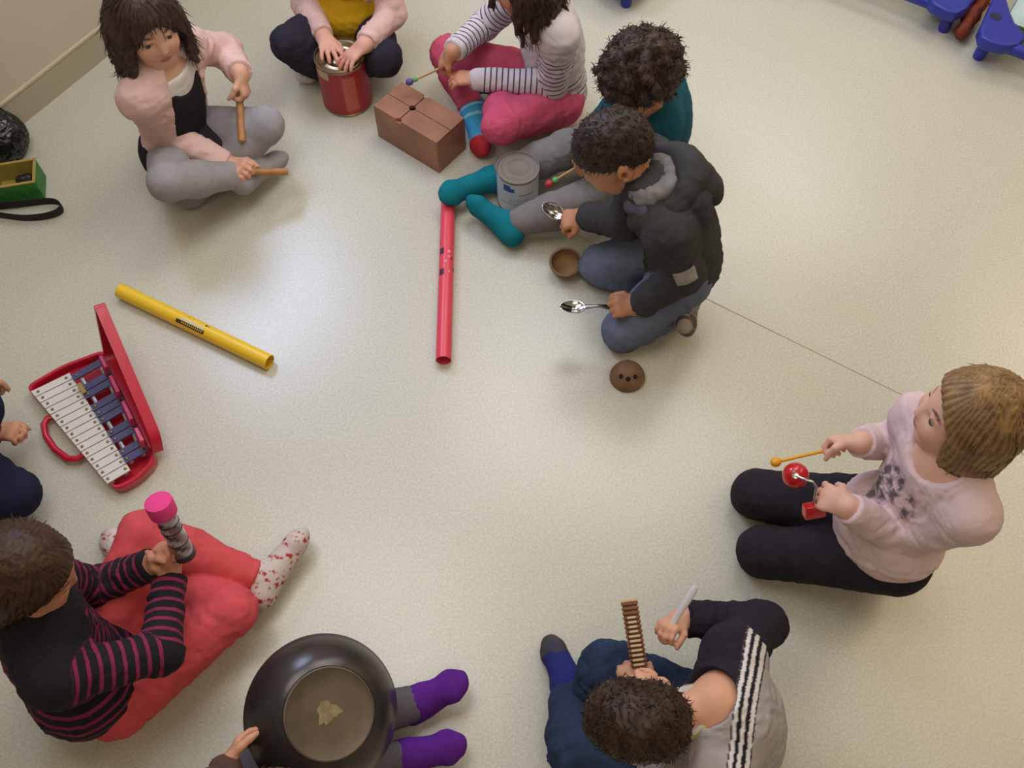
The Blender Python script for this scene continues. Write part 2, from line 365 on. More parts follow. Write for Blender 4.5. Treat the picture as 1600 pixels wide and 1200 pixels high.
def hand_prims(W, d, n, th, curl, sc_=1.0, spread=.10, thumb=.5):
    """wrist, finger direction, palm normal, thumb side -> palm, four fingers, thumb"""
    s = sc_; P = []; Kp = .006
    P.append(rc(W + d * .012 * s, W + d * .05 * s + th * .012 * s, .019 * s, .019 * s, .012, (n, 1.75)))
    P.append(rc(W + d * .012 * s, W + d * .05 * s - th * .014 * s, .019 * s, .017 * s, .012, (n, 1.75)))
    for i, (L, o, r) in enumerate(((.046, .023, .0072), (.051, .0077, .0075), (.047, -.0077, .0072), (.037, -.0225, .0064))):
        p = W + d * (.062 - .003 * abs(i - 1)) * s + th * o * s; c = curl[i] if hasattr(curl, '__len__') else curl
        a = (.15 + 1.25 * c); dd = d + th * spread * (1.5 - i); dd = nz(dd); q0 = p - dd * .016 * s
        for j, fr in enumerate((.45, .3, .25)):
            v = dd * math.cos(a) + n * math.sin(a); q = p + v * L * fr * s
            P.append(rc(q0 if j == 0 else p, p if j == 0 else p, r * s, r * s, Kp)) if j == 0 else None
            P.append(rc(p, q, r * s * (1 - .06 * j), r * s * (.94 - .06 * j), .004)); p = q; a += .1 + 1.3 * c
    b = W + d * .018 * s + th * .016 * s; v1 = nz(th * .8 + d * .75 + n * (.25 + .5 * thumb)); v2 = nz(d * .9 + th * (.35 - .5 * thumb) + n * (.2 + .9 * thumb))
    m = b + v1 * .03 * s; P += [rc(b, m, .0115 * s, .0088 * s, .008), rc(m, m + v2 * .02 * s, .0086 * s, .008 * s, .004), rc(m + v2 * .02 * s, m + nz(v2 + n * .3 * thumb) * .036 * s, .008 * s, .0065 * s, .004)]
    return P

def scalep(P, c, k):
    for p in P:
        for n in ('a', 'b', 'c'):
            if n in p: p[n] = c + (p[n] - c) * k
        for n in ('r1', 'r2', 'rad'):
            if n in p: p[n] = p[n] * k
    return P

class Fig:
    SKIN = '#d9a78c'
    def __init__(s, label, origin_px, face_deg, pel, neck, head, look, hup=None, slouch=.03, arms=None, legs=None, h=.004, skin=None, S=1., knit=1., shw=.105, hk=.93):
        s.S = S; s.h = h; s.hk = hk; s.skin = np.array(lin(skin or s.SKIN))
        s.pel, s.neck = J(*pel), J(*neck); s.hc = J(*head)
        s.spine = nz(s.neck - s.pel); fh = np.array([math.cos(math.radians(face_deg)), math.sin(math.radians(face_deg)), 0])
        s.left = nz(np.cross(UP, fh)); s.fr = nz(np.cross(s.left, s.spine)); s.fh = fh
        s.hf = nz(look); u0 = np.array(hup if hup is not None else (0, 0, 1.), float); s.hu = nz(u0 - s.hf * (u0 @ s.hf)); s.hl = np.cross(s.hu, s.hf)
        s.root = empty('person', (s.pel[0], s.pel[1], 0), label, 'person'); s.label = label
        ch = s.ch = {}
        Lt = np.linalg.norm(s.neck - s.pel); sp = s.spine
        at = lambda t, f=0.: s.pel + sp * Lt * t + s.fr * f
        A = [s.left, s.fr, sp]; AP = [s.left, fh, UP]
        s.at = at; s.Lt = Lt
        ch['torso'] = [el(s.pel, AP, (.098 * S, .08 * S, .085 * S), .05), el(at(.36, -slouch * .8), A, (.09 * S, .072 * S, .1 * S), .06, .36 * Lt),
                       el(at(.68, -slouch), A, (.1 * S, .072 * S, .105 * S), .06, .68 * Lt)]
        s.sh = {}; s.el = {}; s.wr = {}; s.hand = {}; s.kn = {}; s.an = {}; s.hip = {}
        for sd, q in (('L', 1), ('R', -1)):
            sh = at(.86, -slouch * .5) + s.left * q * shw * S
            a = (arms or {}).get(sd, {})
            if 'sh' in a: sh = sh + np.array(a['sh'])
            s.sh[sd] = sh
            ch['torso'].append(rc(at(.88, -slouch * .4), sh, .048 * S, .04 * S, .04, None, .85 * Lt))
        ch['torso'].append(rc(at(.9, -slouch * .3), s.neck, .045 * S, .038 * S, .03, None, .9 * Lt))
        hb = s.hc - s.hu * .055 - s.hf * .025
        ch['neck'] = [rc(s.neck - sp * .03, hb, .034, .034, .025)]
        s.head_prims()
        for sd, q in (('L', 1), ('R', -1)):
            a = (arms or {}).get(sd)
            if a is None: continue
            sh = s.sh[sd]; e = K(*a['el'][:2], sh, .19 * S, a['el'][2]) if len(a['el']) == 3 else np.array(a['el'][:3])
            w = K(*a['wr'][:2], e, .165 * S, a['wr'][2])
            s.el[sd], s.wr[sd] = e, w
            if getattr(Fig, 'verbose', False): print(label[:30], sd, 'arm', round(np.linalg.norm(e - sh), 3), round(np.linalg.norm(w - e), 3), 'el z', round(e[2], 3), 'wr z', round(w[2], 3))
            ch['arm' + sd] = [rc(sh, e, .038 * S, .031 * S, .02, None, 0), rc(e, w, .031 * S, .0235 * S, .02, None, np.linalg.norm(e - sh))]
            d = nz(a['d']) if 'd' in a else nz(J(*a['to']) - w) if 'to' in a else nz(w - e)
            if 'grip' in a:                                   # thumb side along the held stick
                g = nz(a['grip']); d = nz(d - g * (d @ g)); n = np.cross(g, d) if q < 0 else np.cross(d, g)
            else:
                n = np.array(a.get('n', (0, 0, -1.)), float); n = nz(n - d * (n @ d))
            th = np.cross(d, n) if q < 0 else -np.cross(d, n)
            hs = a.get('s', .95)
            ch['hand' + sd] = [rc(e + (w - e) * .9, w + d * .012, .0225, .019, .012)] + hand_prims(w, d, n, th, a.get('curl', .3), hs, a.get('spread', .1), a.get('thumb', .4))
            s.hand[sd] = dict(w=w, d=d, n=n, th=th, grip=w + d * .06 * hs + n * .022 * hs)
        for sd, q in (('L', 1), ('R', -1)):
            a = (legs or {}).get(sd)
            if a is None: continue
            hip = s.pel + s.left * q * .062 * S + fh * .02 + (np.array(a['hip']) if 'hip' in a else 0)
            k = K(*a['kn'][:2], hip, .255 * S, a['kn'][2], .045, .7); an = K(*a['an'][:2], k, .235 * S, a['an'][2], .028, .8); to = K(*a['to'][:2], an, .115 * S, a['to'][2], .018, .8)
            if getattr(Fig, 'verbose', False): print(label[:30], sd, 'leg', round(np.linalg.norm(k - hip), 3), round(np.linalg.norm(an - k), 3), round(np.linalg.norm(to - an), 3), 'z', round(k[2], 3), round(an[2], 3), round(to[2], 3))
            s.hip[sd], s.kn[sd], s.an[sd] = hip, k, an; s.toe = getattr(s, 'toe', {}); s.toe[sd] = to + nz(to - an) * .02
            lt = np.linalg.norm(k - hip)
            ch['leg' + sd] = [rc(hip, k, .066 * S, .046 * S, .03, None, 0), rc(k, k + (an - k) * .35, .045 * S, .044 * S, .02, None, lt), rc(k + (an - k) * .35, an, .044 * S, .03 * S, .02, None, lt + .35 * .235)]
            fd = nz(to - an); sk = nz(an - k); dn = sk - fd * (sk @ fd); dn = nz(dn) if np.linalg.norm(dn) > .15 else nz(np.array([0, 0, -1]) - fd * (-fd[2]))
            dn = a.get('sole', dn); dn = nz(np.array(dn) - fd * (np.array(dn) @ fd))
            heel = an - fd * .022 + dn * .02
            ch['foot' + sd] = [rc(k + (an - k) * a.get('sk', .8), an, .03 * S, .029 * S, .015, None, -.05), rc(an, heel, .027, .025, .02, None, 0), rc(heel, to, .026, .022, .02, (dn, 1.15), 0), rc(an + fd * .02, to + dn * .004, .026, .02, .02, None, 0), rc(to + np.cross(fd, dn) * .012, to + fd * .022 + np.cross(fd, dn) * .006, .021, .015, .012, (dn, 1.25), .115), rc(to - np.cross(fd, dn) * .012, to + fd * .016 - np.cross(fd, dn) * .008, .02, .014, .012, (dn, 1.25), .115)]
        s.groups = {}
        s.add_body()
    def hp(s, l, f, u): return s.hc + s.hl * l + s.hf * f + s.hu * u
    def head_prims(s):
        A = [s.hl, s.hf, s.hu]; p = s.hp
        P = [el(p(0, -.008, .022), A, (.070, .087, .080), .02), el(p(0, .036, -.03), A, (.056, .05, .062), .03), rc(p(-.012, .058, -.083), p(.012, .058, -.083), .0185, .0185, .02)]
        for q in (-1, 1):
            P += [rc(p(q * .032, .056, -.038), p(q * .036, .045, -.052), .025, .022, .02), rc(p(q * .05, .0, -.06), p(q * .02, .05, -.085), .018, .016, .02)]
        P += [rc(p(0, .083, -.006), p(0, .0915, -.029), .0052, .0072, .012)]
        for q in (-1, 1): P.append(rc(p(q * .0068, .0865, -.032), p(q * .0068, .0855, -.032), .005, .005, .006))
        P += [el(p(0, .0805, -.0535), A, (.020, .0085, .0052), .004), el(p(0, .079, -.0625), A, (.0165, .009, .006), .004)]
        for q in (-1, 1):                                     # upper lids, ears
            P += [rc(p(q * .0185, .0785, .0035), p(q * .031, .0795, .007), .0042, .0046, .005), rc(p(q * .031, .0795, .007), p(q * .0425, .0725, .003), .0046, .004, .005)]
            P += [el(p(q * .077, -.006, -.008), [nz(s.hl * q * .9 - s.hf * .45), nz(s.hf * .9 + s.hl * q * .45), s.hu], (.0085, .02, .029), .005)]
        s.ch['head'] = scalep(P, s.hc, s.hk)
        s.hsub = scalep([rc(p(q * .081, -.002, -.004), p(q * .084, .0, -.012), .007, .006, .006) for q in (-1, 1)] + [rc(p(q * .022, .0865, -.001), p(q * .040, .080, -.001), .0085, .008, .008) for q in (-1, 1)], s.hc, s.hk)
    def add_body(s):
        ch = s.ch; G = [(ch['torso'] + ch['neck'] + ch['head'], None, [])]
        for sd in 'LR':
            if 'arm' + sd in ch: G.append((ch['arm' + sd] + ch['hand' + sd], s.sh[sd], []))
            if 'leg' + sd in ch: G.append((ch['leg' + sd] + ch['foot' + sd], s.hip[sd], []))
        V, Q = sdf_mesh(G, s.h, 0, s.hsub)
        q = (V - s.hc) / s.hk; L, Fv, U = q @ s.hl, q @ s.hf, q @ s.hu; col = np.tile(s.skin, (len(V), 1))
        def mixc(w, c): col[:] = col * (1 - w[:, None]) + np.array(c) * w[:, None]
        isf = (np.abs(L) < .07) & (np.abs(U) < .11) & (Fv > 0)
        ell = lambda l, u, a, b: 1 - sstep(.75, 1.15, np.sqrt(((L - l) / a) ** 2 + ((U - u) / b) ** 2))
        for sg in (-1, 1): mixc(isf * ell(sg * .036, -.04, .022, .02) * .35, s.skin * np.array([1.02, .72, .70]))
        mixc(isf * (Fv > .06) * ell(0, -.058, .019, .0098), s.skin * np.array([.78, .40, .42]))
        mixc(isf * (Fv > .06) * ell(0, -.0578, .018, .0014) * .8, s.skin * .25)
        for sg in (-1, 1):
            mixc(isf * ell(sg * .031, .024 - 3 * (np.abs(L) - .028) ** 2 * 8, .0165, .0042) * .85, np.array(lin('#3a2a22')))
            mixc(isf * ell(sg * .0305, .0045, .0135, .0026) * .8, np.array(lin('#2a1c18')))
            mixc((Fv > .08) * ell(sg * .007, -.037, .0035, .0025) * .7, s.skin * .3)
            mixc(1 - sstep(.004, .012, np.linalg.norm(q - (s.hl * sg * .0765 - s.hf * .003 - s.hu * .008), axis=1)), s.skin * np.array([.7, .45, .4]))
        if s.hand:
            for sd in s.hand:                                 # pinker finger ends
                dd = np.linalg.norm(V - (s.hand[sd]['w'] + s.hand[sd]['d'] * .1), axis=1); mixc((1 - sstep(.03, .06, dd)) * .35, s.skin * np.array([1.0, .72, .70]))
        o = put('body', V, Q, mat('skin', rough=.55, attr=True, sss=.12, var=.04, vscale=18, bump=.05, bscale=600), s.root, True, {'col': col}); s.body = o
        for sg in (-1, 1):
            c = s.hc + (s.hp(sg * .031, .068, -.002) - s.hc) * s.hk; er = .0108 * s.hk; mb = MB().ball(c, er, 20)
            Vv = np.array(mb.v); dr = nz(s.hf * 1 - s.hu * .28); a = ((Vv - c) @ dr) / er
            cc = np.where((a > .93)[:, None], np.array([[.012, .008, .006]]), np.where((a > .62)[:, None], np.array([[.035, .02, .012]]), np.array([[.36, .31, .28]])))
            put('eye', Vv, mb.f, mat('eye', rough=.15, attr=True), s.root, True, {'col': cc})
    def garment(s, name, parts, off, m, cuts=None, subs=(), fold=.0022, fl=.034, col=None, h=None, label=None, sm=None, extra=None, seed=1, kroot=.05):
        cuts = cuts or {}; G = []; prims = []; roots = {}
        for pn in parts:
            pr = s.ch.get(pn)
            if not pr: continue
            if pn == 'hips': pr = s.ch['torso'][:1]
            root = s.sh[pn[-1]] if pn.startswith('arm') else s.hip[pn[-1]] if pn.startswith('leg') and 'hips' in parts else None
            if pn.startswith('leg') and 'torso' in parts: root = s.hip[pn[-1]]
            G.append((pr, root, cuts.get(pn, []))); prims += [(p, pn) for p in pr]
        if extra: G.append((extra, None, cuts.get('extra', []))); prims += [(p, 'torso') for p in extra]
        V, Q = sdf_mesh(G, h or max(s.h, .005), off, (), kroot, subs); V = relax(V, Q, 1, .5)
        bd = np.full(len(V), 9.); bt = np.zeros(len(V)); bn = np.zeros(len(V), int); names = sorted({n for _, n in prims})
        for p, pn in prims:
            d, t = pdist(p, V[:, 0], V[:, 1], V[:, 2], True); m_ = d < bd; bd[m_] = d[m_]; bt[m_] = (t[m_] if hasattr(t, '__len__') else t); bn[m_] = names.index(pn)
        N = vnormals(V, Q)
        if fold:
            w = .6 + .4 * np.sin(bt * 25 + seed)
            ph = 6.283 * bt / fl + 1.8 * fbm(V, 5, seed) + seed
            V = V + N * (fold * (.55 * np.sin(ph) * w * np.clip(.5 + fbm(V, 6, seed + 5), 0, 1.3) + .6 * fbm(V, 9, seed + 3)))[:, None]
        V[:, 2] = np.maximum(V[:, 2], .0025)
        at = {'t': bt, 'sm': np.ones(len(V)) if sm is None else sm(s, V, bt, np.array(names)[bn])}
        if col is not None: at['col'] = col(s, V, bt, np.array(names)[bn])
        o = put(name, V, Q, m, s.root, True, at)
        if label: o['label'] = label
        return o
    def cuff(s, sd, t=.97):
        t = t[sd] if isinstance(t, dict) else t; e, w = s.el[sd], s.wr[sd]
        return [(e + (w - e) * t, nz(w - e), .17)]
    def ankle(s, sd, t=.9): k, a = s.kn[sd], s.an[sd]; return [(k + (a - k) * t, nz(a - k), .11)]
    def top(s, name, m, off=.007, hem=-.02, cuff=.97, neckcut=1.12, **kw):
        c = {'torso': [(s.pel + s.spine * hem, -s.spine), (s.at(neckcut), s.spine)]}
        for sd in 'LR':
            if sd in s.el: c['arm' + sd] = s.cuff(sd, cuff)
        return s.garment(name, ['torso', 'armL', 'armR'], off, m, c, **kw)
    def trousers(s, name, m, off=.006, waist=.08, ank=.9, **kw):
        s.ch['hips'] = s.ch['torso'][:1]
        c = {'hips': [(s.pel + s.spine * waist, s.spine)]}
        for sd in 'LR':
            if sd in s.kn: c['leg' + sd] = s.ankle(sd, ank)
        return s.garment(name, ['hips', 'legL', 'legR'], off, m, c, **kw)
    def sock(s, sd, m, off=.0035, **kw): return s.garment('sock', ['foot' + sd], off, m, fold=.0008, h=.0035, seed=3, **kw)
    # ---- hair
    def hair(s, style, colors, seed=1, lift=.012, part='hair', length=.115, nst=900, tone=.35, locks=None):
        A = [s.hl, s.hf, s.hu]; p = s.hp; r = np.random.default_rng(seed); subs = []; ex = []
        if style in ('short', 'curly'):
            hn = nz(s.hu - s.hf * (.62 if style == 'short' else .5)); cap = [el(p(0, -.008, .024), A, (.070 + lift * (.45 if style == 'short' else 1), .087 + lift, .080 + lift), .01)]
            cut = [(p(0, 0, .002 if style == 'short' else -.016), -hn)]
            cap.append(el(p(0, -.045, -.015), A, (.062, .052, .052), .03))
            if style == 'curly':
                for i in range(230):
                    v = nz(r.normal(size=3)); q = p(v[0] * (.068 + lift), -.01 + v[1] * (.086 + lift), .026 + v[2] * (.08 + lift))
                    if (q - cut[0][0]) @ hn > .004: ex.append(rc(q, q + r.normal(size=3) * .006, .013 + r.random() * .008, .012, .004))
            G = [(cap, None, cut)]
            if ex: G.append((ex, None, []))
            for g_ in G: scalep(g_[0], s.hc, s.hk)
            V, Q = sdf_mesh(G, .004, 0, [])
        else:
            G = [([el(p(0, -.012, .02), A, (.082 + lift - .012, .099 + lift - .012, .094 + lift - .012), .01)], None, [(p(0, 0, -.03), -s.hu)])]
            if style == 'bob':
                W_ = .092 + (lift - .012)
                G.append(([rc(p(0, -.02, .01), p(0, -.028, -length), W_, W_ - .006, .02, (s.hf, 1.0))], None, [(p(0, -.03, -length), nz(-s.hu + s.hf * .12)), (p(0, .052, 0), s.hf)]))
                subs = [el(p(0, .140, -.030), A, (.112, .118, .100), .012), rc(p(0, .04, -.07), p(0, .05, -.2), .06, .06, .02), rc(p(0, .0, -.12), p(0, .0, -.2), .05, .06, .02)]
            else:
                subs = [el(p(0, .128, -.028), A, (.060, .105, .085), .012)]
                for i in range(locks or 46):
                    az = r.uniform(.26 * math.pi, 1.74 * math.pi); st = p(math.sin(az) * .076, math.cos(az) * .086 - .012, .03)
                    out = nz(s.hl * math.sin(az) + s.hf * (math.cos(az) - .12)); q0 = st; n = 8; Lk = length * (.8 + .4 * r.random()); ph = r.uniform(0, 6.28)
                    down = nz(-s.hu * .4 - UP * .6)
                    for j in range(n):
                        t = (j + 1) / n; wob = .007 * math.sin(ph + t * 9) + .022 * math.sin(min(t * 1.3, 1) * 2.2)
                        q1 = st + down * Lk * t + out * wob + np.cross(out, down) * .009 * math.cos(ph + t * 8)
                        if style == 'wavy' and t > .8: q1 = q1 + out * .014 * (t - .8) / .2
                        ex.append(rc(q0, q1, .0145 * (1 - .5 * t), .0145 * (1 - .5 * (t + 1 / n)), .006)); q0 = q1
                G.append((ex, None, []))
            for g_ in G: scalep(g_[0], s.hc, s.hk)
            scalep(subs, s.hc, s.hk); V, Q = sdf_mesh(G, .004, 0, subs)
        V = relax(V, Q, 1, .4); N = vnormals(V, Q); q = (V - s.hc) / s.hk; az = np.arctan2(q @ s.hl, q @ s.hf + .015); U = q @ s.hu
        strand = np.sin(az * 46 + 3 * np.sin(U * 30 + az * 5)) * .5 + np.sin(az * 91 + 2 + 20 * U) * .3 + fbm(V, 22, seed) * .35
        if style in ('short', 'curly'): strand = fbm(V * np.array([1, 1, 1]), 26, seed) * .7 + .3 * np.sin(az * 60)
        V = V + N * (.0018 * strand)[:, None]
        base, hi = np.array(lin(colors[0])), np.array(lin(colors[1])); w = np.clip(.42 + tone * strand, 0, 1)[:, None]; col = base * (1 - w) + hi * w
        # loose strands
        idx = r.integers(0, len(V), nst); SV = []; SF = []; SC = []; n0 = len(V)
        for i in idx:
            v, nn = V[i], N[i]
            if style == 'bob' and ((v - s.hc) @ s.hf > .02 or (v - s.hc) @ s.hu > .075): continue
            dn = -s.hu if style not in ('short', 'curly') else nz(s.hf * .3 - s.hu * .3 + np.cross(nn, s.hu) * .6 + r.normal(size=3) * .5)
            tg = dn - nn * (dn @ nn); tg = nz(tg + r.normal(size=3) * (.06 if style == 'bob' else .12 if style in ('wavy', 'long') else .35)); b = np.cross(nn, tg)
            ll = {'short': .011, 'curly': .016, 'bob': .035, 'wavy': .035, 'long': .04}[style] * (.6 + .8 * r.random()); lf = {'short': .16, 'curly': .7, 'bob': .0, 'wavy': .05, 'long': .03}[style]
            wd_ = .0013; p0 = v - nn * .001; p1 = v + (tg * .55 + nn * lf * .5) * ll; p2 = v + (tg + nn * lf * (.8 if style != 'curly' else .3)) * ll
            k = n0 + len(SV); c = base * .8 + (hi - base) * r.random() * .9
            SV += [p0 + b * wd_, p0 - b * wd_, p0 + nn * wd_, p1 + b * wd_ * .8, p1 - b * wd_ * .8, p1 + nn * wd_ * .8, p2, p2, p2]; SC += [c] * 9
            for a_, b_ in ((0, 1), (1, 2), (2, 0)): SF += [(k + a_, k + b_, k + 3 + b_, k + 3 + a_), (k + 3 + a_, k + 3 + b_, k + 6 + b_, k + 6 + a_)]
        if SV: V = np.vstack([V, SV]); Q = np.vstack([Q, np.array(SF)]); col = np.vstack([col, SC])
        return put(part, V, Q, mat('hair', rough=.5, attr=True, spec=.35), s.root, True, {'col': np.clip(col, 0, 1)})

# ------------------------------------------------------------------ the children
PINK_KNIT = cloth('pale_pink_knit', '#e0bdb8'); BLACK = cloth('black_cloth', '#28242b', var=.15); GREYTIGHTS = cloth('grey_tights', '#9d9a9f', var=.06)
WHITE_C = cloth('white_cotton', '#dcd8d6')
# 1: girl with the two wooden sticks
g = Fig('girl in pale pink cardigan and black pinafore cross-legged with two wooden sticks', None, -25, (280, 222, .09), (250, 92, .42), (226, 36, .53), (.55, -.72, -.12), slouch=.0, h=.0038, skin='#d8a88e',
        arms=dict(R=dict(el=(258, 208, .22), wr=(360, 258, .19), to=(400, 268, .18), n=(.1, .3, -1), curl=.62, thumb=.7), L=dict(el=(352, 78, .30), wr=(374, 114, .28), to=(386, 150, .24), n=(-.7, -.2, -.4), curl=.7, thumb=.7)),
        legs=dict(R=dict(kn=(262, 284, .10), an=(385, 272, .045), to=(432, 250, .035)), L=dict(kn=(415, 196, .12), an=(330, 280, .05), to=(300, 306, .03))))
G1 = g
fsub = [rc(g.at(1.05, .09), g.at(.55, .10), .06, .074, .01), rc(g.at(.55, .10), g.at(-.25, .12), .074, .115, .01)]
g.garment('undershirt', ['torso'], .004, WHITE_C, {'torso': [(g.at(.55), -g.spine), (g.at(.955), g.spine)]}, label='white lace-edged undershirt', fold=.001)
g.garment('pinafore_dress', ['torso', 'skirt'], .0075, BLACK, {'torso': [(g.at(.84), g.spine)]}, subs=[el(g.at(.93, .06), [g.left, g.fr, g.spine], (.05, .09, .05), .01)], extra=[el(g.pel + g.fh * .035 + UP * .0, [g.left, g.fh, UP], (.135, .135, .085), .03)], fold=.002)
g.top('cardigan', PINK_KNIT, .0125, hem=-.05, cuff=.96, subs=fsub, fold=.003)
g.garment('tights', ['legL', 'legR', 'footL', 'footR'], .004, GREYTIGHTS, fold=.0012)
g.hair('wavy', ('#271b1a', '#513a32'), 4, lift=.017, length=.15, locks=70)

# 2: girl drumming the red tin
g = Fig('girl in yellow top drumming with both hands on red tin', None, -90, (545, 30, .09), (532, -105, .42), (527, -160, .53), (-.05, -.8, -.5), slouch=.02, h=.0045, skin='#dda893',
        arms=dict(R=dict(el=(478, 5, .20), wr=(506, 58, .23), to=(522, 92, .195), n=(0, -.2, -1), curl=.12, spread=.22), L=dict(el=(612, 22, .20), wr=(570, 70, .23), to=(535, 98, .195), n=(0, -.2, -1), curl=.12, spread=.22)),
        legs=dict(R=dict(kn=(452, 68, .10), an=(520, 120, .05), to=(560, 130, .03)), L=dict(kn=(600, 92, .10), an=(530, 92, .05), to=(480, 112, .03))))
G2 = g
NAVY_T = cloth('navy_trousers', '#2f2c39', var=.12)
g.trousers('trousers', NAVY_T, fold=.003)
for sd in 'LR': g.sock(sd, WHITE_C)
g.top('cardigan', PINK_KNIT, .010, hem=.02, cuff=.95, subs=[rc(g.at(1.05, .09), g.at(-.1, .10), .058, .075, .01)], fold=.003)
def ycol(s, V, t, n):
    q = V - s.at(.8, .08); w = 1 - sstep(.03, .045, np.linalg.norm(q - s.spine * .02, axis=1)); return np.array(lin('#c2981c')) * (1 - w[:, None]) + np.array(lin('#d9b8a0')) * w[:, None]
g.garment('blouse', ['torso'], .007, cloth('mustard_cotton', None, attr=True), {'torso': [(g.pel - g.spine * .0, -g.spine), (g.at(.95), g.spine)]}, col=ycol, extra=[el(g.at(.2, .03), [g.left, g.fr, g.spine], (.105, .095, .075), .03)], fold=.003)
g.hair('long', ('#3a2218', '#7a4f35'), 5, lift=.015, length=.30, locks=44)

# 3: girl in the striped top
STR = mat('striped_jersey', '#d5cbd0', rough=.9, bump=.3, bscale=420, stripes=(.0165, .0042, '#4b4560', 0.), var=.06, vscale=25)
g = Fig('girl in white top with navy striped sleeves and pink trousers cross-legged', None, 205, (868, 138, .09), (838, 0, .42), (815, -42, .52), (-.85, -.45, -.30), slouch=.02, h=.0045, skin='#c88f70',
        arms=dict(R=dict(el=(758, 38, .27), wr=(708, 80, .20), to=(672, 112, .16), n=(.2, .1, -1), curl=.6, thumb=.6), L=dict(el=(862, 132, .19), wr=(748, 124, .20), to=(722, 122, .2), n=(-.2, 0, -1), curl=.3)),
        legs=dict(R=dict(kn=(700, 84, .14), an=(738, 175, .06), to=(751, 226, .03)), L=dict(kn=(782, 196, .10), an=(786, 134, .05), to=(742, 130, .04))))
G3 = g
PINKT = cloth('pink_corduroy', '#c95573'); g.trousers('trousers', PINKT, fold=.0025, ank=.92)
def bsock(s, V, t, n): w = sstep(.050, .044, np.linalg.norm(V - s.toe['R'], axis=1))[:, None]; return np.array(lin('#3b9ccb')) * (1 - w) + np.array(lin('#b3222f')) * w
g.sock('R', mat('blue_sock', rough=.9, attr=True, bump=.3, bscale=300, stripes=(.026, .007, '#8cc8e0', 0)), col=bsock, sm=lambda s, V, t, n: 1. * (np.linalg.norm(V - s.toe['R'], axis=1) > .09), label='turquoise sock with red toe'); g.sock('L', cloth('turquoise_sock', '#3b9ccb'))
def chest_plain(s, V, t, n): return np.where(n == 'torso', sstep(.10, .085, t), sstep(.05, .06, t) * np.where(n == 'armL', t < t[n == 'armL'].max() - .008, t < t[n == 'armR'].max() - .008))
g.top('jersey', STR, .010, hem=-.03, cuff=dict(R=.98, L=1.2), sm=chest_plain, fold=.0025)
g.hair('wavy', ('#241814', '#4d3326'), 6, lift=.015, length=.15, locks=60)

# 4: curly boy in teal
g = Fig('curly dark haired boy in teal jumper with legs stretched around white tin', None, 190, (1018, 236, .09), (1010, 128, .40), (1002, 122, .48), (-.82, -.30, -.5), slouch=.03, h=.005, skin='#c48e6c',
        arms=dict(R=dict(el=(945, 195, .18), wr=(915, 235, .19), to=(900, 250, .18), n=(0, .3, -1), curl=.75, thumb=.7), L=dict(el=(1030, 295, .2), wr=(975, 300, .16), to=(940, 300, .15), n=(0, 0, -1), curl=.4)),
        legs=dict(R=dict(kn=(886, 233, .11), an=(770, 279, .05), to=(706, 301, .07)), L=dict(kn=(905, 318, .12), an=(795, 352, .05), to=(748, 322, .07), sole=(-.9, -.45, 0))))
G4 = g
GREYT = cloth('grey_joggers', '#7d7979'); g.trousers('joggers', GREYT, off=.0075, fold=.002, ank=.93)
TEAL = cloth('teal_sock', '#107484')
for sd in 'LR': g.sock(sd, TEAL, off=.0045)
g.top('jumper', cloth('teal_knit', '#1d5568'), .010, hem=-.04, fold=.0025)
g.hair('curly', ('#261b17', '#4c382e'), 7, lift=.019, nst=1500)

# 5: boy kneeling with the spoons
g = Fig('boy kneeling in charcoal hooded jacket and jeans holding two spoons', None, 187, (1066, 408, .19), (1012, 290, .50), (957, 236, .56), (-.80, -.22, -.62), hup=(-.45, -.05, .9), slouch=.03, h=.0042, skin='#bd8562',
        arms=dict(R=dict(el=(978, 345, .30), wr=(915, 337, .19), to=(890, 342, .17), n=(0, .2, -1), curl=.7, thumb=.6), L=dict(el=(1070, 428, .27), wr=(998, 478, .17), to=(968, 478, .16), n=(0, .4, -1), curl=.72, thumb=.6)),
        legs=dict(R=dict(kn=(938, 416, .055), an=(1035, 440, .045), to=(1065, 450, .03)), L=dict(kn=(975, 516, .055), an=(1066, 478, .045), to=(1070, 506, .025), sole=(.7, .2, .3))))
G5 = g
JEANS = mat('blue_denim', '#6b7389', rough=.9, bump=.5, bscale=500, var=.16, vscale=14, spec=.2)
g.trousers('jeans', JEANS, off=.009, fold=.003, ank=.95)
g.sock('L', mat('striped_sock', '#9a8f88', rough=.9, stripes=(.018, .009, '#55504e', 0)), label='grey striped sock'); g.sock('R', cloth('grey_sock', '#8f8680'))
JACK = cloth('charcoal_fleece', '#3f3e40', var=.1)
g.top('jacket', JACK, .016, hem=-.03, cuff=.96, fold=.0036, extra=[el(g.at(.84, -.08), [g.left, g.fr, g.spine], (.085, .035, .075), .03)])
hc_ = g.at(1.03, -.012); arc = [hc_ + (-g.fr * math.cos(a) + g.left * math.sin(a)) * .086 - g.spine * .03 * (1 - math.cos(a)) * .8 for a in np.linspace(-2.3, 2.3, 13)]
g.garment('hood', [], .012, JACK, extra=[rc(arc[i], arc[i + 1], .0125, .0125, .012) for i in range(12)] + [rc(arc[6] - g.spine * .03, arc[6] - g.spine * .09 - g.fr * .03, .045, .03, .03, (g.fr, 1.5))], fold=.002, label='charcoal hood folded down behind the neck')
arc2 = [hc_ + (-g.fr * math.cos(a) + g.left * math.sin(a)) * .050 - g.spine * .012 for a in np.linspace(-2.6, 2.6, 11)]
g.garment('hood_lining', [], .006, cloth('slate_lining', '#5a5a6c'), extra=[rc(arc2[i] + (arc2[i] - hc_) * .34, arc2[i + 1] + (arc2[i + 1] - hc_) * .34, .013, .013, .012) for i in range(10)], fold=.001, label='slate grey hood lining')
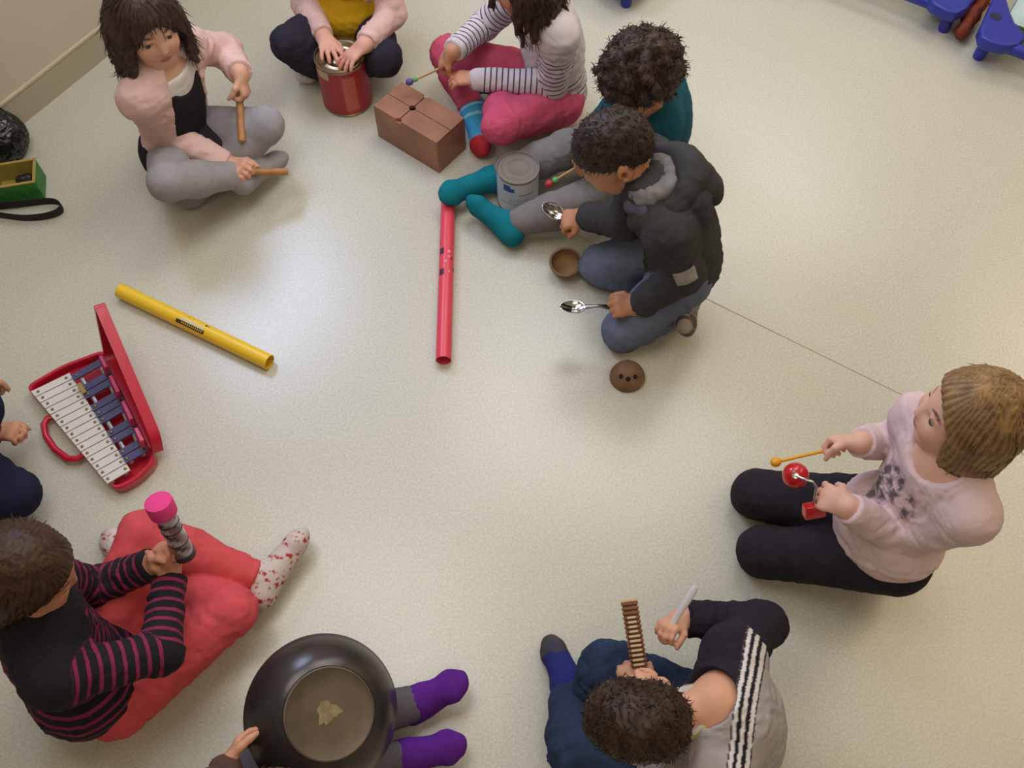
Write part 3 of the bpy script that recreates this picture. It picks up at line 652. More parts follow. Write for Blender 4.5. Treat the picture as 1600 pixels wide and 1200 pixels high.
g.garment('collar', [], .006, cloth('grey_shirt', '#7c7a7c', var=.3), extra=[rc(hc_ + (arc2[i] - hc_) * .92 + g.spine * .016, hc_ + (arc2[i + 1] - hc_) * .92 + g.spine * .016, .016, .016, .012) for i in range(10)], fold=.003, label='crumpled grey shirt collar')
# grey patch on the left sleeve
e, sh = g.el['L'], g.sh['L']; ua = nz(e - sh); pc = sh + (e - sh) * .66; cdir = nz(np.array([0, 0, H]) - pc); pn = nz(cdir - ua * (cdir @ ua)); pl = np.cross(ua, pn); V = []; Fc = []
for i in range(9):
    for j in range(9):
        a = (j / 8 - .5) * 1.0; V.append(pc + ua * (i / 8 - .5) * .056 + (pn * math.cos(a) + pl * math.sin(a)) * (.0545 - .003 * (i / 8)) )
for i in range(8):
    for j in range(8): Fc.append((i * 9 + j, i * 9 + j + 1, i * 9 + j + 10, i * 9 + j + 9))
o = put('sleeve_patch', V, Fc, cloth('patch_grey', '#a39f9d', var=.2), g.root); o['label'] = 'pale grey sleeve patch'
md = o.modifiers.new('thick', 'SOLIDIFY'); md.thickness = .004; md.offset = 0
g.hair('short', ('#261d1a', '#453630'), 8, lift=.008, nst=1800)

# 6: girl kneeling at the right
LILAC = cloth('pale_lilac_jersey', None, attr=True, var=.05)
g = Fig('blonde girl kneeling in pale lilac top and black leggings on right', None, 195, (1392, 832, .17), (1482, 712, .50), (1516, 648, .60), (-.95, .22, .0), slouch=.02, h=.0036, skin='#dfb19c',
        arms=dict(R=dict(el=(1400, 690, .30), wr=(1344, 692, .33), to=(1312, 686, .34), n=(-.1, -.6, -.6), curl=.62, thumb=.7, spread=.15), L=dict(el=(1412, 842, .26), wr=(1325, 792, .32), to=(1285, 775, .33), n=(-.1, .5, -.9), curl=.35, thumb=.5, spread=.18)),
        legs=dict(R=dict(kn=(1182, 772, .06), an=(1330, 800, .05), to=(1390, 805, .03)), L=dict(kn=(1192, 862, .06), an=(1365, 880, .045), to=(1425, 880, .03))))
G6 = g
g.trousers('leggings', cloth('black_leggings', '#2a262e', var=.12), off=.01, fold=.002, ank=.97)
for sd in 'LR': g.sock(sd, cloth('raspberry_sock', '#b04a63'))
def printc(s, V, t, n):
    base = np.array(lin('#dcc3c6')); q = V - s.at(.55, .08); l, u, f = q @ s.left, q @ s.spine, (V - s.pel) @ s.fr
    w = (n == 'torso') * (1 - sstep(.8, 1.02, np.sqrt(((l + .012) / .074) ** 2 + ((u - .0) / .095) ** 2))) * (f > .02) * np.clip(.35 + .8 * fbm(V, 24, 3), 0, .95)
    return base * (1 - w[:, None]) + np.array(lin('#5d555c')) * w[:, None]
g.top('jersey', LILAC, .010, hem=-.06, cuff=.98, col=printc, fold=.003, subs=[el(g.at(1.06, .045), [g.left, g.fr, g.spine], (.062, .062, .055), .01)], extra=[el(g.at(.12, .02), [g.left, g.fr, g.spine], (.118, .1, .1), .03)], h=.0038)
g.hair('bob', ('#57402a', '#b08c5c'), 9, lift=.016, length=.145, nst=500, tone=.42)

# 7: boy with the notched scraper, seen from behind
def jcol(s, V, t, n):
    base, nv, wh = np.array(lin('#aaa4a7')), np.array(lin('#28242f')), np.array(lin('#dcd9dc')); q = V - s.at(.9)
    l, f = q @ s.left, q @ s.fr; w = np.where(n == 'torso', sstep(-.020, -.026, l) * sstep(-.040, -.036, f), np.where(n == 'armR', 1., 0.)); c = base * (1 - w[:, None]) + nv * w[:, None]
    c[(f > -.075) & (f < -.038) & (n != 'armL')] = nv
    for k in (0, 1, 2): c[(np.abs(f + .0435 + .013 * k) < .0033) & (n == 'torso')] = wh
    return c
g = Fig('boy in grey and navy jacket seen from behind playing notched wooden scraper', None, 165, (1135, 1180, .09), (1116, 1096, .40), (998, 1120, .42), (-.64, .36, -.66), hup=(-.5, -.32, .75), slouch=.03, h=.004, skin='#d6a184',
        arms=dict(R=dict(el=(1192, 975, .30), wr=(1065, 968, .30), to=(1020, 990, .29), n=(-.2, -.7, -.5), curl=.62, thumb=.6, s=.82), L=dict(el=(1040, 1215, .2), wr=(995, 1090, .22), to=(985, 1045, .23), n=(.3, 0, -1), curl=.7, thumb=.6)),
        legs=dict(R=dict(kn=(948, 1046, .15), an=(930, 1110, .06), to=(900, 1140, .03)), L=dict(kn=(905, 1180, .12), an=(888, 1078, .06), to=(864, 1018, .035), sk=.6)))
G7 = g
g.trousers('jeans', mat('dark_denim', '#2c3a55', rough=.9, bump=.5, bscale=500, var=.2, vscale=14, spec=.2), off=.012, fold=.004, ank=.93)
def nsock(s, V, t, n): w = sstep(.108, .118, t)[:, None]; return np.array(lin('#2b2f74')) * (1 - w) + np.array(lin('#4b4a4c')) * w
for sd in 'LR': g.sock(sd, cloth('blue_sock_grey_toe', None, attr=True), col=nsock, label='blue sock with grey toe')
g.top('jacket', cloth('grey_navy_jacket', None, attr=True), .014, hem=-.04, cuff=.93, col=jcol, fold=.003, h=.0034, subs=[el(g.at(1.05, .01), [g.left, g.fr, g.spine], (.052, .056, .046), .01)])
def tcol(s, V, t, n):
    u = (V - s.at(1.0)) @ s.spine; w = (np.abs(u - .012) < .004).astype(float)[:, None]; return np.array(lin('#b9b2b4')) * (1 - w) + np.array(lin('#b6bd3e')) * w
g.garment('collar', ['neck'], .012, cloth('shirt_with_lime_edge', None, attr=True, var=.2), {'neck': [(g.at(1.06), g.spine)]}, col=tcol, fold=.002, label='grey shirt collar with lime edge')
g.hair('short', ('#20150f', '#4a3524'), 10, lift=.008, nst=2000)

# 8: child with the wok
g = Fig('child with purple socks at bottom edge holding upturned wok on lap', None, 38, (400, 1275, .09), (390, 1345, .42), (410, 1283, .52), (.80, .35, -.45), slouch=.02, h=.005, skin='#d39a7c',
        arms=dict(L=dict(el=(300, 1310, .22), wr=(350, 1205, .27), to=(388, 1135, .28), n=(.8, -.3, -.2), curl=.25, thumb=.2), R=dict(el=(450, 1330, .2), wr=(500, 1270, .2), to=(520, 1240, .2), n=(0, .6, -.6), curl=.3)),
        legs=dict(L=dict(kn=(535, 1128, .09), an=(652, 1098, .05), to=(705, 1072, .07)), R=dict(kn=(520, 1215, .09), an=(630, 1184, .05), to=(700, 1168, .06))))
G8 = g
g.trousers('leggings', cloth('grey_leggings', '#5f5b64'), fold=.002, ank=.99)
for sd in 'LR': g.sock(sd, cloth('purple_sock', '#5b2489'))
g.top('jumper', cloth('brown_knit', '#5c4640'), .009, hem=-.04, cuff=.02)
g.hair('short', ('#2a1a12', '#5d402c'), 11, lift=.008)

# 9: girl in the dark striped jumper
def j9sm(s, V, t, n): return np.where(n == 'torso', sstep(.90 * s.Lt, .84 * s.Lt, t), 1.)
STR9 = mat('magenta_striped_knit', '#17111c', rough=.92, bump=.4, bscale=350, stripes=(.022, .0072, '#86224f', 0.), var=.1, vscale=25)
g = Fig('girl in black and magenta striped jumper and coral trousers with shaker', None, 22, (158, 1060, .09), (72, 958, .40), (40, 890, .50), (.85, .05, -.50), slouch=.03, h=.004, skin='#c98f72',
        arms=dict(L=dict(el=(148, 918, .25), wr=(240, 880, .27), to=(272, 842, .30), n=(.6, -.5, .1), curl=.6, thumb=.6), R=dict(el=(250, 1020, .22), wr=(264, 902, .27), to=(276, 852, .31), n=(-.6, .3, -.2), curl=.6, thumb=.6)),
        legs=dict(L=dict(kn=(225, 838, .17), an=(410, 908, .055), to=(462, 848, .06), sole=(.85, -.35, -.3)), R=dict(kn=(362, 955, .11), an=(215, 880, .05), to=(176, 848, .035))))
G9 = g
g.trousers('trousers', cloth('coral_trousers', '#d4565c'), off=.008, fold=.003, ank=.93)
def hs(s, V, t, n):
    w = (np.clip(fbm(V, 34, 12), 0, 1.5) > .78).astype(float)[:, None]; return np.array(lin('#d2c6c2')) * (1 - w) + np.array(lin('#b5323f')) * w
for sd in 'LR': g.sock(sd, cloth('white_red_dotted_sock', None, attr=True, var=.04), col=hs, label='white sock with red hearts')
g.top('jumper', STR9, .010, hem=-.10, extra=[el(g.at(.1, -.02), [g.left, g.fr, g.spine], (.122, .108, .11), .03)], sm=j9sm, fold=.003, h=.004)
g.hair('bob', ('#24160f', '#5a3d28'), 12, lift=.012, length=.11, nst=700)

# 10: child at the left edge, mostly out of the picture
g = Fig('child at left edge with navy trousers and one fist by the toy glockenspiel', None, -5, (-120, 735, .09), (-190, 620, .42), (-180, 560, .52), (.85, -.1, -.5), slouch=.02, h=.0055, skin='#d3a085',
        arms=dict(R=dict(el=(-90, 690, .22), wr=(-10, 676, .13), to=(30, 672, .11), n=(0, -.2, -1), curl=.7, thumb=.6), L=dict(el=(-100, 580, .25), wr=(-35, 598, .16), to=(-2, 597, .14), n=(0, 0, -1), curl=.5)),
        legs=dict(R=dict(kn=(22, 772, .09), an=(-95, 690, .05), to=(-120, 640, .03)), L=dict(kn=(-40, 640, .10), an=(-70, 740, .05), to=(-60, 780, .03))))
G10 = g
g.trousers('trousers', cloth('dark_navy_trousers', '#22243c'), off=.009)
for sd in 'LR': g.sock(sd, cloth('grey_sock', '#8f8680'))
g.top('jumper', cloth('dull_red_jumper', '#7a3a38'), .009, hem=-.04)
g.hair('short', ('#241812', '#4a3426'), 13, lift=.013, nst=500)

# ------------------------------------------------------------------ instruments and things on the floor
def stick(mb, p0, p1, r, n=12, r2=None): return mb.tube([p0, p0 + (p1 - p0) * .01, p1 - (p1 - p0) * .01, p1], [r * .75, r, r2 or r, (r2 or r) * .75], n)
WOOD_L = mat('clave_wood', '#a97745', rough=.5, var=.2, vscale=40)
hr, hl_ = G1.hand['R'], G1.hand['L']
for (hd, tip, lab, L0) in ((hr, J(450, 268, .105), 'brown wooden clave pointing right over the grey tights', .05), (hl_, J(378, 222, .15), 'brown wooden clave pointing down from the raised hand', .05)):
    p = hd['grip']; tip = K(378, 222, p, .135, .18) if hd is hl_ else tip; dd = nz(tip - p); a, b = p - dd * L0, tip
    tag(stick(MB(), a, b, .0105).build('clave', WOOD_L), lab, 'clave', 'claves')

# red tin drum
c0 = J(541, 184, 0); c0 = c0 + np.array([0, .077, 0]); RT, HT = .077, .175
t = empty('tin_drum', c0, 'large red tin with shiny ringed lid used as drum', 'tin')
STEEL = mat('tin_steel', '#b9b2a6', rough=.28, metal=1.)
def can_side(name, parent, c, r, h, fcol, m, n=96, k=40):
    V, Fc, cc = [], [], []
    for j in range(k + 1):
        z = .006 + (h - .012) * j / k
        for i in range(n):
            a = 6.28318 * i / n; V.append(c + np.array([math.cos(a) * r, math.sin(a) * r, z])); cc.append(lin(fcol(a, j / k)))
    for j in range(k):
        for i in range(n): Fc.append((j * n + i, j * n + (i + 1) % n, (j + 1) * n + (i + 1) % n, (j + 1) * n + i))
    return put(name, V, Fc, m, parent, True, {'col': np.array(cc)})
def redlab(a, v):
    d = math.degrees(a) % 360
    if v > .80 and 205 < d < 245: return '#c3ae8a'
    if 276 < d < 306 and v < .9: return '#bb5a48' if .1 < v else '#a83a34'
    if v < .05: return '#8a2027'
    return '#a8222c' if math.sin(d * .35) > -.3 else '#982029'
can_side('paper_label', t, c0, RT - .001, HT, redlab, mat('red_label', rough=.45, attr=True, var=.06, vscale=20))
MB().lathe(c0, UP, [(0, .001), (RT - .002, .001), (RT, .004), (RT, .008), (RT - .002, .010), (RT - .002, HT - .010), (RT + .001, HT - .007), (RT + .002, HT - .003), (RT, HT), (RT - .003, HT), (RT - .005, HT - .006), (RT - .012, HT - .007), (RT - .014, HT - .005), (RT - .017, HT - .005), (RT - .019, HT - .007), (RT - .028, HT - .007), (RT - .030, HT - .0055), (RT - .033, HT - .0055), (RT - .035, HT - .007), (RT - .05, HT - .007), (RT - .052, HT - .006), (0, HT - .006)], 64).build('tin_body', mat('tin_gold', '#a39478', rough=.3, metal=1.), t)

# wooden tongue drum
WOOD = mat('drum_wood', '#996a50', rough=.5, var=.22, vscale=9, stretch=(1.2, 1.2, 1.2), bump=.12, bscale=90)
ca, cb, cc_ = J(682, 268), J(600, 215), J(729, 240)
Hd = .125; pa = J(682, 224, Hd)
ex = nz(J(583, 165, Hd) - J(682, 224, Hd)); ey = np.cross(UP, ex); ey = ey if ey @ (J(729, 190, Hd) - pa) > 0 else -ey
Lx = np.linalg.norm(J(583, 165, Hd) - pa); Ly = abs(ey @ (J(728, 185, Hd) - pa)); org = np.array([pa[0], pa[1], 0])
t = empty('tongue_drum', org + ex * Lx / 2 + ey * Ly / 2, 'brown wooden tongue drum box with H shaped slit on top', 'drum')
def P(x, y, z): return org + ex * x + ey * y + UP * z
th = .011; AXD = [ex, ey, UP]; gapw = .0035
MB().box(P(Lx / 2, th / 2, Hd / 2 - th / 2), AXD, (Lx, th, Hd - th), .0025).build('side_panel', WOOD, t)
MB().box(P(Lx / 2, Ly - th / 2, Hd / 2 - th / 2), AXD, (Lx, th, Hd - th), .0025).build('side_panel', WOOD, t)
MB().box(P(th / 2, Ly / 2, Hd / 2 - th / 2), AXD, (th - .001, Ly - 2 * th, Hd - th), .0025).build('end_panel', WOOD, t)
MB().box(P(Lx - th / 2, Ly / 2, Hd / 2 - th / 2), AXD, (th - .001, Ly - 2 * th, Hd - th), .0025).build('end_panel', WOOD, t)
MB().box(P(Lx / 2, Ly / 2, .006), AXD, (Lx - 2 * th, Ly - 2 * th, .008)).build('bottom_panel', WOOD, t, smooth=False)
# top: four tongues separated by slits, round holes where the slits cross; outlines in the box plane
def tongue(x0, x1, y0, y1, holes):
    n = 7; pts = []
    cs_ = [(x0, y0, 180, 270), (x1, y0, 270, 360), (x1, y1, 0, 90), (x0, y1, 90, 180)]
    for i, (cx, cy, A0, A1) in enumerate(cs_):
        if i in holes:                                        # concave quarter circle
            r = .0085
            ent = {0: (cx, cy + r), 1: (cx - r, cy), 2: (cx, cy - r), 3: (cx + r, cy)}[i]
            B0, B1 = {0: (90, 0), 1: (180, 90), 2: (270, 180), 3: (0, -90)}[i]
            for k in range(n): a = math.radians(B0 + (B1 - B0) * k / (n - 1)); pts.append((cx + r * math.cos(a), cy + r * math.sin(a)))
        else: pts.append((cx, cy))
    return pts
xm = Lx * .60; ym = Ly * .5; g2 = gapw / 2
for x0, x1, y0, y1, hol in ((.001, xm - g2, .001, ym - g2 * .6, (1, 2)), (.001, xm - g2, ym + g2 * .6, Ly - .001, (1, 2)), (xm + g2, Lx - .001, .001, ym - g2 * .6, (3, 0)), (xm + g2, Lx - .001, ym + g2 * .6, Ly - .001, (3, 0))):
    MB().prism(tongue(x0, x1, y0, y1, hol), AXD, P(0, 0, Hd - th / 2), th).build('tongue', WOOD, t, smooth=False)

# beater of the girl behind the box
def beater(name, p_grip, head, back, r, mats, lab, heads):
    d = nz(head - p_grip); e = empty(name, p_grip - d * back, lab, 'beater')
    stick(MB(), p_grip - d * back, head, r, 10).build('stick', mats[0], e)
    for k, (off, rr, m) in enumerate(heads): MB().ball(head + d * off, rr, 18, [np.cross(d, nz(np.cross(d, UP))), nz(np.cross(d, UP)), d], (1, 1, 1.15)).build('beater_head', m, e)
    return e
PALEW = mat('pale_wood', '#c3a070', rough=.55, var=.1, vscale=30)
hd = G3.hand['R']['grip']
beater('beater', hd, J(640, 128, .17), .06, .004, (PALEW,), 'small beater with green and purple head over the box drum', [(-.018, .0075, mat('green_rubber', '#5fae6a', rough=.5)), (0, .0105, mat('purple_rubber', '#5a5090', rough=.5))])
hd = G4.hand['R']['grip']
beater('beater', hd, J(858, 287, .15), .07, .0035, (PALEW,), 'thin wooden beater with green and red head beside white tin', [(-.020, .0085, MATS['green_rubber']), (0, .0105, mat('red_rubber', '#b5303a', rough=.5))])

# white tin
c1 = J(809, 338, 0) + np.array([0, .062, 0]); RW, HW = .060, .135
t = empty('white_tin', c1, 'white labelled tin with bare metal top between grey legs', 'tin')
def whl(a, v):
    d = math.degrees(a) % 360
    if .70 < v < .92 and 225 < d < 262 and (v < .84 or d < 250): return '#3c63a8'
    if .60 < v < .64 and 272 < d < 318: return '#a0484f'
    if .30 < v < .33 and 215 < d < 322: return '#a9abc2'
    if .36 < v < .48 and 240 < d < 300 and int(d / 3) % 3 and int(v * 50) % 3: return '#b4b6c8'
    if v < .06 or v > .95: return '#a6a5a8'
    return '#d9dbe4'
can_side('paper_label', t, c1, RW - .001, HW, whl, mat('white_label', rough=.5, attr=True, var=.04))
MB().lathe(c1, UP, [(0, .001), (RW - .002, .001), (RW, .004), (RW, .007), (RW - .002, .010), (RW - .002, HW - .010), (RW, HW - .007), (RW + .0015, HW - .003), (RW, HW), (RW - .0025, HW), (RW - .004, HW - .0035), (RW - .010, HW - .0035), (RW - .012, HW - .0022), (RW - .014, HW - .0035), (RW - .030, HW - .0035), (RW - .032, HW - .0022), (RW - .034, HW - .0035), (0, HW - .0035)], 64).build('tin_body', mat('tin_dull', '#7d756d', rough=.62, metal=.15), t)

# plastic tubes
def boom(p0, p1, r, color, lab, marks):
    c = (p0 + p1) / 2; d = nz(p1 - p0); L = np.linalg.norm(p1 - p0); e = empty('sound_tube', c * np.array([1, 1, 0]), lab, 'tube')
    m = mat('tube_' + color, color, rough=.35, spec=.5)
    MB().lathe(p0, d, [(r, 0), (r, L), (r - .002, L), (r - .002, 0)], 40, True).build('tube_wall', m, e)
    side = np.cross(d, UP); camd = nz(np.array([0, 0, H]) - c)
    camd = nz(camd - d * (camd @ d)); th0 = math.atan2(camd[2], camd @ side)
    for (x0, x1, a0_, a1_, colr) in marks:
        V, Fc = [], []; n = 8
        for i in range(n + 1):
            a = th0 - math.radians(a0_ + (a1_ - a0_) * i / n)
            for x in (x0, x1): V.append(p0 + d * x * L + (side * math.cos(a) + UP * math.sin(a)) * (r + .0005))
        for i in range(n): Fc.append((2 * i, 2 * i + 1, 2 * i + 3, 2 * i + 2))
        put('printed_mark', V, Fc, mat('mark_' + colr, colr, rough=.5), e)
rb = .0205
yp0, yp1 = J(188, 454, rb), J(421, 566, rb)
ym_ = [(.415, .60, 2, 30, '#3a2d12'), (.435, .59, -26, 1, '#d8cf9a')] + [(.45 + .013 * i, .457 + .013 * i, 9, 21, '#d9c56a') for i in range(11)] + [(.47, .477, -52, -46, '#4a3c14'), (.50, .507, -54, -49, '#4a3c14'), (.585, .597, -52, -36, '#33280e'), (.603, .609, -52, -40, '#33280e')]
boom(yp0, yp1, rb, '#efc92f', 'yellow plastic sound tube lying on the floor', ym_)
rp0, rp1 = J(701, 290, rb), J(693, 563, rb)
rm = [(.405, .44, 20, 62, '#5a2348'), (.525, .56, 15, 58, '#5a2348'), (.42, .435, -30, -8, '#e89aa8'), (.45, .462, -28, -12, '#e89aa8'), (.48, .49, -2, 12, '#e89aa8'), (.51, .53, -75, -55, '#5a2348'), (.455, .47, -50, -38, '#7a2a48'), (.535, .545, -30, -14, '#e89aa8')]
boom(rp0, rp1, rb, '#e54a5c', 'long red plastic sound tube under a teal sock', rm)

# coconut halves
HUSK = mat('coconut_shell', '#7a5a3e', rough=.75, bump=.9, bscale=90, var=.25, vscale=40)
def coco(c, axis, lab, eyes):
    e = empty('coconut_half', c * np.array([1, 1, 0]), lab, 'coconut', 'coconut halves'); R_ = .046
    pr = [(R_ * math.sin(a), -R_ * math.cos(a)) for a in np.linspace(.02, 1.5, 12)]
    pin = [((R_ - .006) * math.sin(a), -(R_ - .006) * math.cos(a)) for a in np.linspace(1.5, .02, 12)]
    MB().lathe(c, axis, pr + pin, 40).build('shell', HUSK, e)
    if eyes:
        a = nz(axis)
        for ph in (48, 92, 136):
            u = nz(np.cross(a, (0, 1, .2))); w = np.cross(a, u); dr = nz(-a * 1. + (u * math.cos(math.radians(ph)) + w * math.sin(math.radians(ph))) * .7)
            MB().lathe(c + dr * (R_ - .0012), dr, [(0, .0022), (.0045, .0022), (.006, .0018), (.0068, .0)], 14).build('germ_pore', mat('pore_dark', '#1f140d', rough=.9), e)
    else:
        pin2 = [((R_ - .0065) * math.sin(a), -(R_ - .0065) * math.cos(a)) for a in np.linspace(1.0, .02, 10)]
        MB().lathe(c, axis, pin2, 36).build('lining', mat('coconut_lining', '#8a6a42', rough=.8, bump=.5, bscale=80, var=.2, vscale=30), e)
coco(J(884, 408, .046), (-.05, -.12, 1), 'open coconut half shell lying hollow side up like a bowl', False)
coco(J(980, 590, .001), (0.05, .0, -1), 'domed coconut half shell with dark pores, hollow side down', True)

# spoons of the kneeling boy
CHROME = mat('chrome', '#c9c9cc', rough=.16, metal=1.)
def spoon(p_h, p_b, lab, nrm=(0, 0, 1.)):
    d = nz(p_b - p_h); n = np.array(nrm, float); n = nz(n - d * (n @ d)); sd_ = np.cross(n, d); L = np.linalg.norm(p_b - p_h)
    e = empty('spoon', p_h, lab, 'spoon', 'metal spoons')
    V, Fc = [], []; K_ = 18; M_ = 9; bl, bw = .034, .021
    for i in range(K_ + 1):
        for j in range(M_ + 1):
            r = j / M_; a = 6.28318 * i / K_; x = math.cos(a) * bl * r * (1 + .12 * math.cos(a)); y = math.sin(a) * bw * r
            V.append(p_b + d * x + sd_ * y - n * (.011 * (1 - r * r)))
    for i in range(K_):
        for j in range(M_): Fc.append((i * (M_ + 1) + j, (i + 1) * (M_ + 1) + j, (i + 1) * (M_ + 1) + j + 1, i * (M_ + 1) + j + 1))
    o = put('bowl', V, Fc, CHROME, e); md = o.modifiers.new('thick', 'SOLIDIFY'); md.thickness = .0015
    pts = [p_b - d * bl * .85, p_b - d * (bl + .012) + n * .003, p_b - d * (bl + .03) + n * .006, p_h + d * .04 + n * .003, p_h - d * .02]
    MB().tube(pts, [.004, .003, .0028, .0045, .0055], 10, True, 1.6).build('handle', CHROME, e)
h5 = G5.hand['L']; spoon(h5['grip'] - nz(J(897, 479, .15) - h5['grip']) * .02, J(897, 479, .15), 'metal spoon held out low above the floor')
h5 = G5.hand['R']; spoon(h5['grip'] + np.array([.02, 0, 0]), J(866, 330, .175), 'metal spoon held over the grey trouser leg', (.3, -.6, .8))

# toy glockenspiel in its red case
RED = mat('red_case_plastic', '#c01c38', rough=.3, coat=.2, spec=.5)
PINKI = mat('pink_case_plastic', '#d0406e', rough=.35)
zc = .03
q = {k: J(*v, zc) for k, v in dict(TL=(41, 604), TR=(163, 547), BR=(243, 718), B=(181, 766)).items()}
t = empty('toy_glockenspiel', (q['TL'] + q['BR']) / 2 * np.array([1, 1, 0]), 'toy glockenspiel in open red plastic case with white and blue bars', 'glockenspiel')
def flat(p, z): return np.array([p[0], p[1], z])
def tray(ps, z0, z1, m, name):
    n = len(ps); c = sum(ps) / n; mb = MB(); rings = []
    for s_, z in ((1.0, z0), (1.015, z0 + .004), (1.015, z1 - .003), (1.0, z1), (.965, z1), (.955, z1 - .004), (.955, z0 + .008)): rings += [flat(c + (p - c) * s_, z) for p in ps]
    f = []
    for k in range(6):
        for i in range(n): f.append((k * n + i, k * n + (i + 1) % n, (k + 1) * n + (i + 1) % n, (k + 1) * n + i))
    f += [tuple(range(n))[::-1], tuple(6 * n + i for i in range(n))]
    mb.add(rings, f); return mb.build(name, m, t)
def roundpoly(ps, r=.02, n=5):
    out = []
    for i, p in enumerate(ps):
        a, b = ps[i - 1], ps[(i + 1) % len(ps)]; p0 = p + nz(a - p) * r; p1 = p + nz(b - p) * r
        for k in range(n + 1): w = k / n; out.append(p0 * (1 - w) ** 2 + 2 * p * w * (1 - w) + p1 * w * w)
    return out
mid = (q['TL'] + q['TR']) / 2 + nz(q['TL'] - q['B']) * .012; mid2 = (q['B'] + q['BR']) / 2 + nz(q['B'] - q['TL']) * .012
tray(roundpoly([q['TL'], q['B'], mid2, q['BR'], q['TR'], mid], .022), .002, .032, RED, 'case_base')
# carrying handle, a loop beside the low edge
hp_ = [J(*q_, .018) for q_ in ((90, 650), (74, 654), (68, 664), (72, 682), (86, 702), (106, 717), (122, 717), (138, 706))]
MB().tube(hp_, .0085, 10).build('carry_handle', RED, t)
# rails
def lerp(a, b, w): return a + (b - a) * w
wl0, wl1, wr0, wr1 = J(52, 609, .036), J(170, 757, .036), J(108, 582, .036), J(204, 735, .036)
bl0, bl1, br0, br1 = J(110, 586, .042), J(198, 724, .042), J(163, 556, .042), J(230, 706, .042)
RAIL = mat('rail_silver', '#c4bfc4', rough=.35, metal=.6)
wl0, wl1 = J(48, 611, .036), J(168, 756, .036)
for w in (.2, .8):
    MB().tube([flat(lerp(wl0, wr0, w), .0285), flat(lerp(wl1, wr1, w), .0285)], .0045, 8).build('rail', RAIL, t); 
    MB().tube([flat(lerp(bl0, br0, w), .034), flat(lerp(bl1, br1, w), .034)], .0055, 8).build('rail', RAIL, t)
BW = mat('white_bar', '#dcdad8', rough=.3, coat=.2); BB = mat('blue_bar', '#4a4d78', rough=.35, coat=.2); SCR = mat('screw_brass', '#a8966c', rough=.3, metal=.9)
scr = MB().lathe((0, 0, 0), UP, [(.0038, 0), (.0038, .0015), (.0028, .0028), (0, .0032)], 12); scr_me = None
def bar(p0, p1, q0, q1, m, hgt, name):
    """quad bar between left edge p0-p1 and right edge q0-q1, top at hgt"""
    global scr_me
    mb = MB(); V = [flat(x, hgt - .004) for x in (p0, p1, q1, q0)] + [flat(x, hgt) for x in (p0, p1, q1, q0)]
    mb.add(V, [(3, 2, 1, 0), (4, 5, 6, 7), (0, 1, 5, 4), (1, 2, 6, 5), (2, 3, 7, 6), (3, 0, 4, 7)])
    o = mb.build(name, m, t, smooth=False, origin=flat((p0 + q1) / 2, hgt))
    for w in (.13, .87):
        c = flat(lerp((p0 + p1) / 2, (q0 + q1) / 2, w), hgt)
        if scr_me is None: s_ = scr.build('screw', SCR, o, origin=np.zeros(3)); scr_me = s_.data; s_.location = Vector(c - wloc(o))
        else: s_ = bpy.data.objects.new('screw', scr_me); COL.objects.link(s_); s_.parent = o; s_.location = Vector(c - wloc(o))
    return o
NB = 15
for i in range(NB):
    a, b = (i + .06) / NB, (i + .94) / NB
    bar(lerp(wl0, wl1, a), lerp(wl0, wl1, b), lerp(wr0, wr1, a), lerp(wr0, wr1, b), BW, .036, 'white_bar')
for i in (0.0, 2.05, 3.05, 5.0, 6.0, 7.0, 9.05, 10.05, 12.0, 13.0):
    a, b = (i + .08) / 14, (i + .94) / 14
    bar(lerp(bl0, bl1, a), lerp(bl0, bl1, b), lerp(br0, br1, a), lerp(br0, br1, b), BB, .043, 'blue_bar')
# yellow beater clip beside the second blue bar
pz = J(128, 607, .046); dz = nz(bl1 - bl0); MB().box(pz, [dz, np.cross(UP, dz), UP], (.035, .012, .008), .0015).build('wood_block', mat('ochre_block', '#a98a58', rough=.6), t)
# lid, standing open on the right edge
h0, h1 = J(170, 552, .032), J(249, 712, .032); t0_, t1_ = J(154, 470, .225), J(243, 680, .085); v0 = J(150, 484, .20)
hm = h1 - h0; nl = nz(np.cross(t0_ - h0, hm)); nl = nl if nl[0] > 0 else -nl
ps = roundpoly([h0, h1, t1_, t0_], .02); cl = sum(ps) / len(ps); n = len(ps); Vv = []
for s_, off in ((1, 0), (1.0, .026), (.93, .026), (.92, .006)): Vv += [cl + (p - cl) * s_ - nl * (off - .012) for p in ps]
Ff = [tuple(range(n))] + [(k * n + i, k * n + (i + 1) % n, (k + 1) * n + (i + 1) % n, (k + 1) * n + i) for k in range(3) for i in range(n)] + [tuple(3 * n + i for i in range(n))[::-1]]
MB().add(Vv, Ff).build('case_lid', RED, t)
for w0, w1 in ((.10, .22), (.30, .46), (.55, .72), (.80, .92)):
    c = lerp(h0, h1, (w0 + w1) / 2) - nl * .02 + UP * .03; MB().box(c, [nz(hm), nl, nz(np.cross(nz(hm), nl))], (np.linalg.norm(hm) * (w1 - w0), .010, .035), .002).build('lid_clip', PINKI, t)
for w in (.12, .88):
    MB().tube([lerp(h0, h1, w) - nz(hm) * .012 - UP * .004, lerp(h0, h1, w) + nz(hm) * .012 - UP * .004], .006, 10).build('hinge', RED, t)

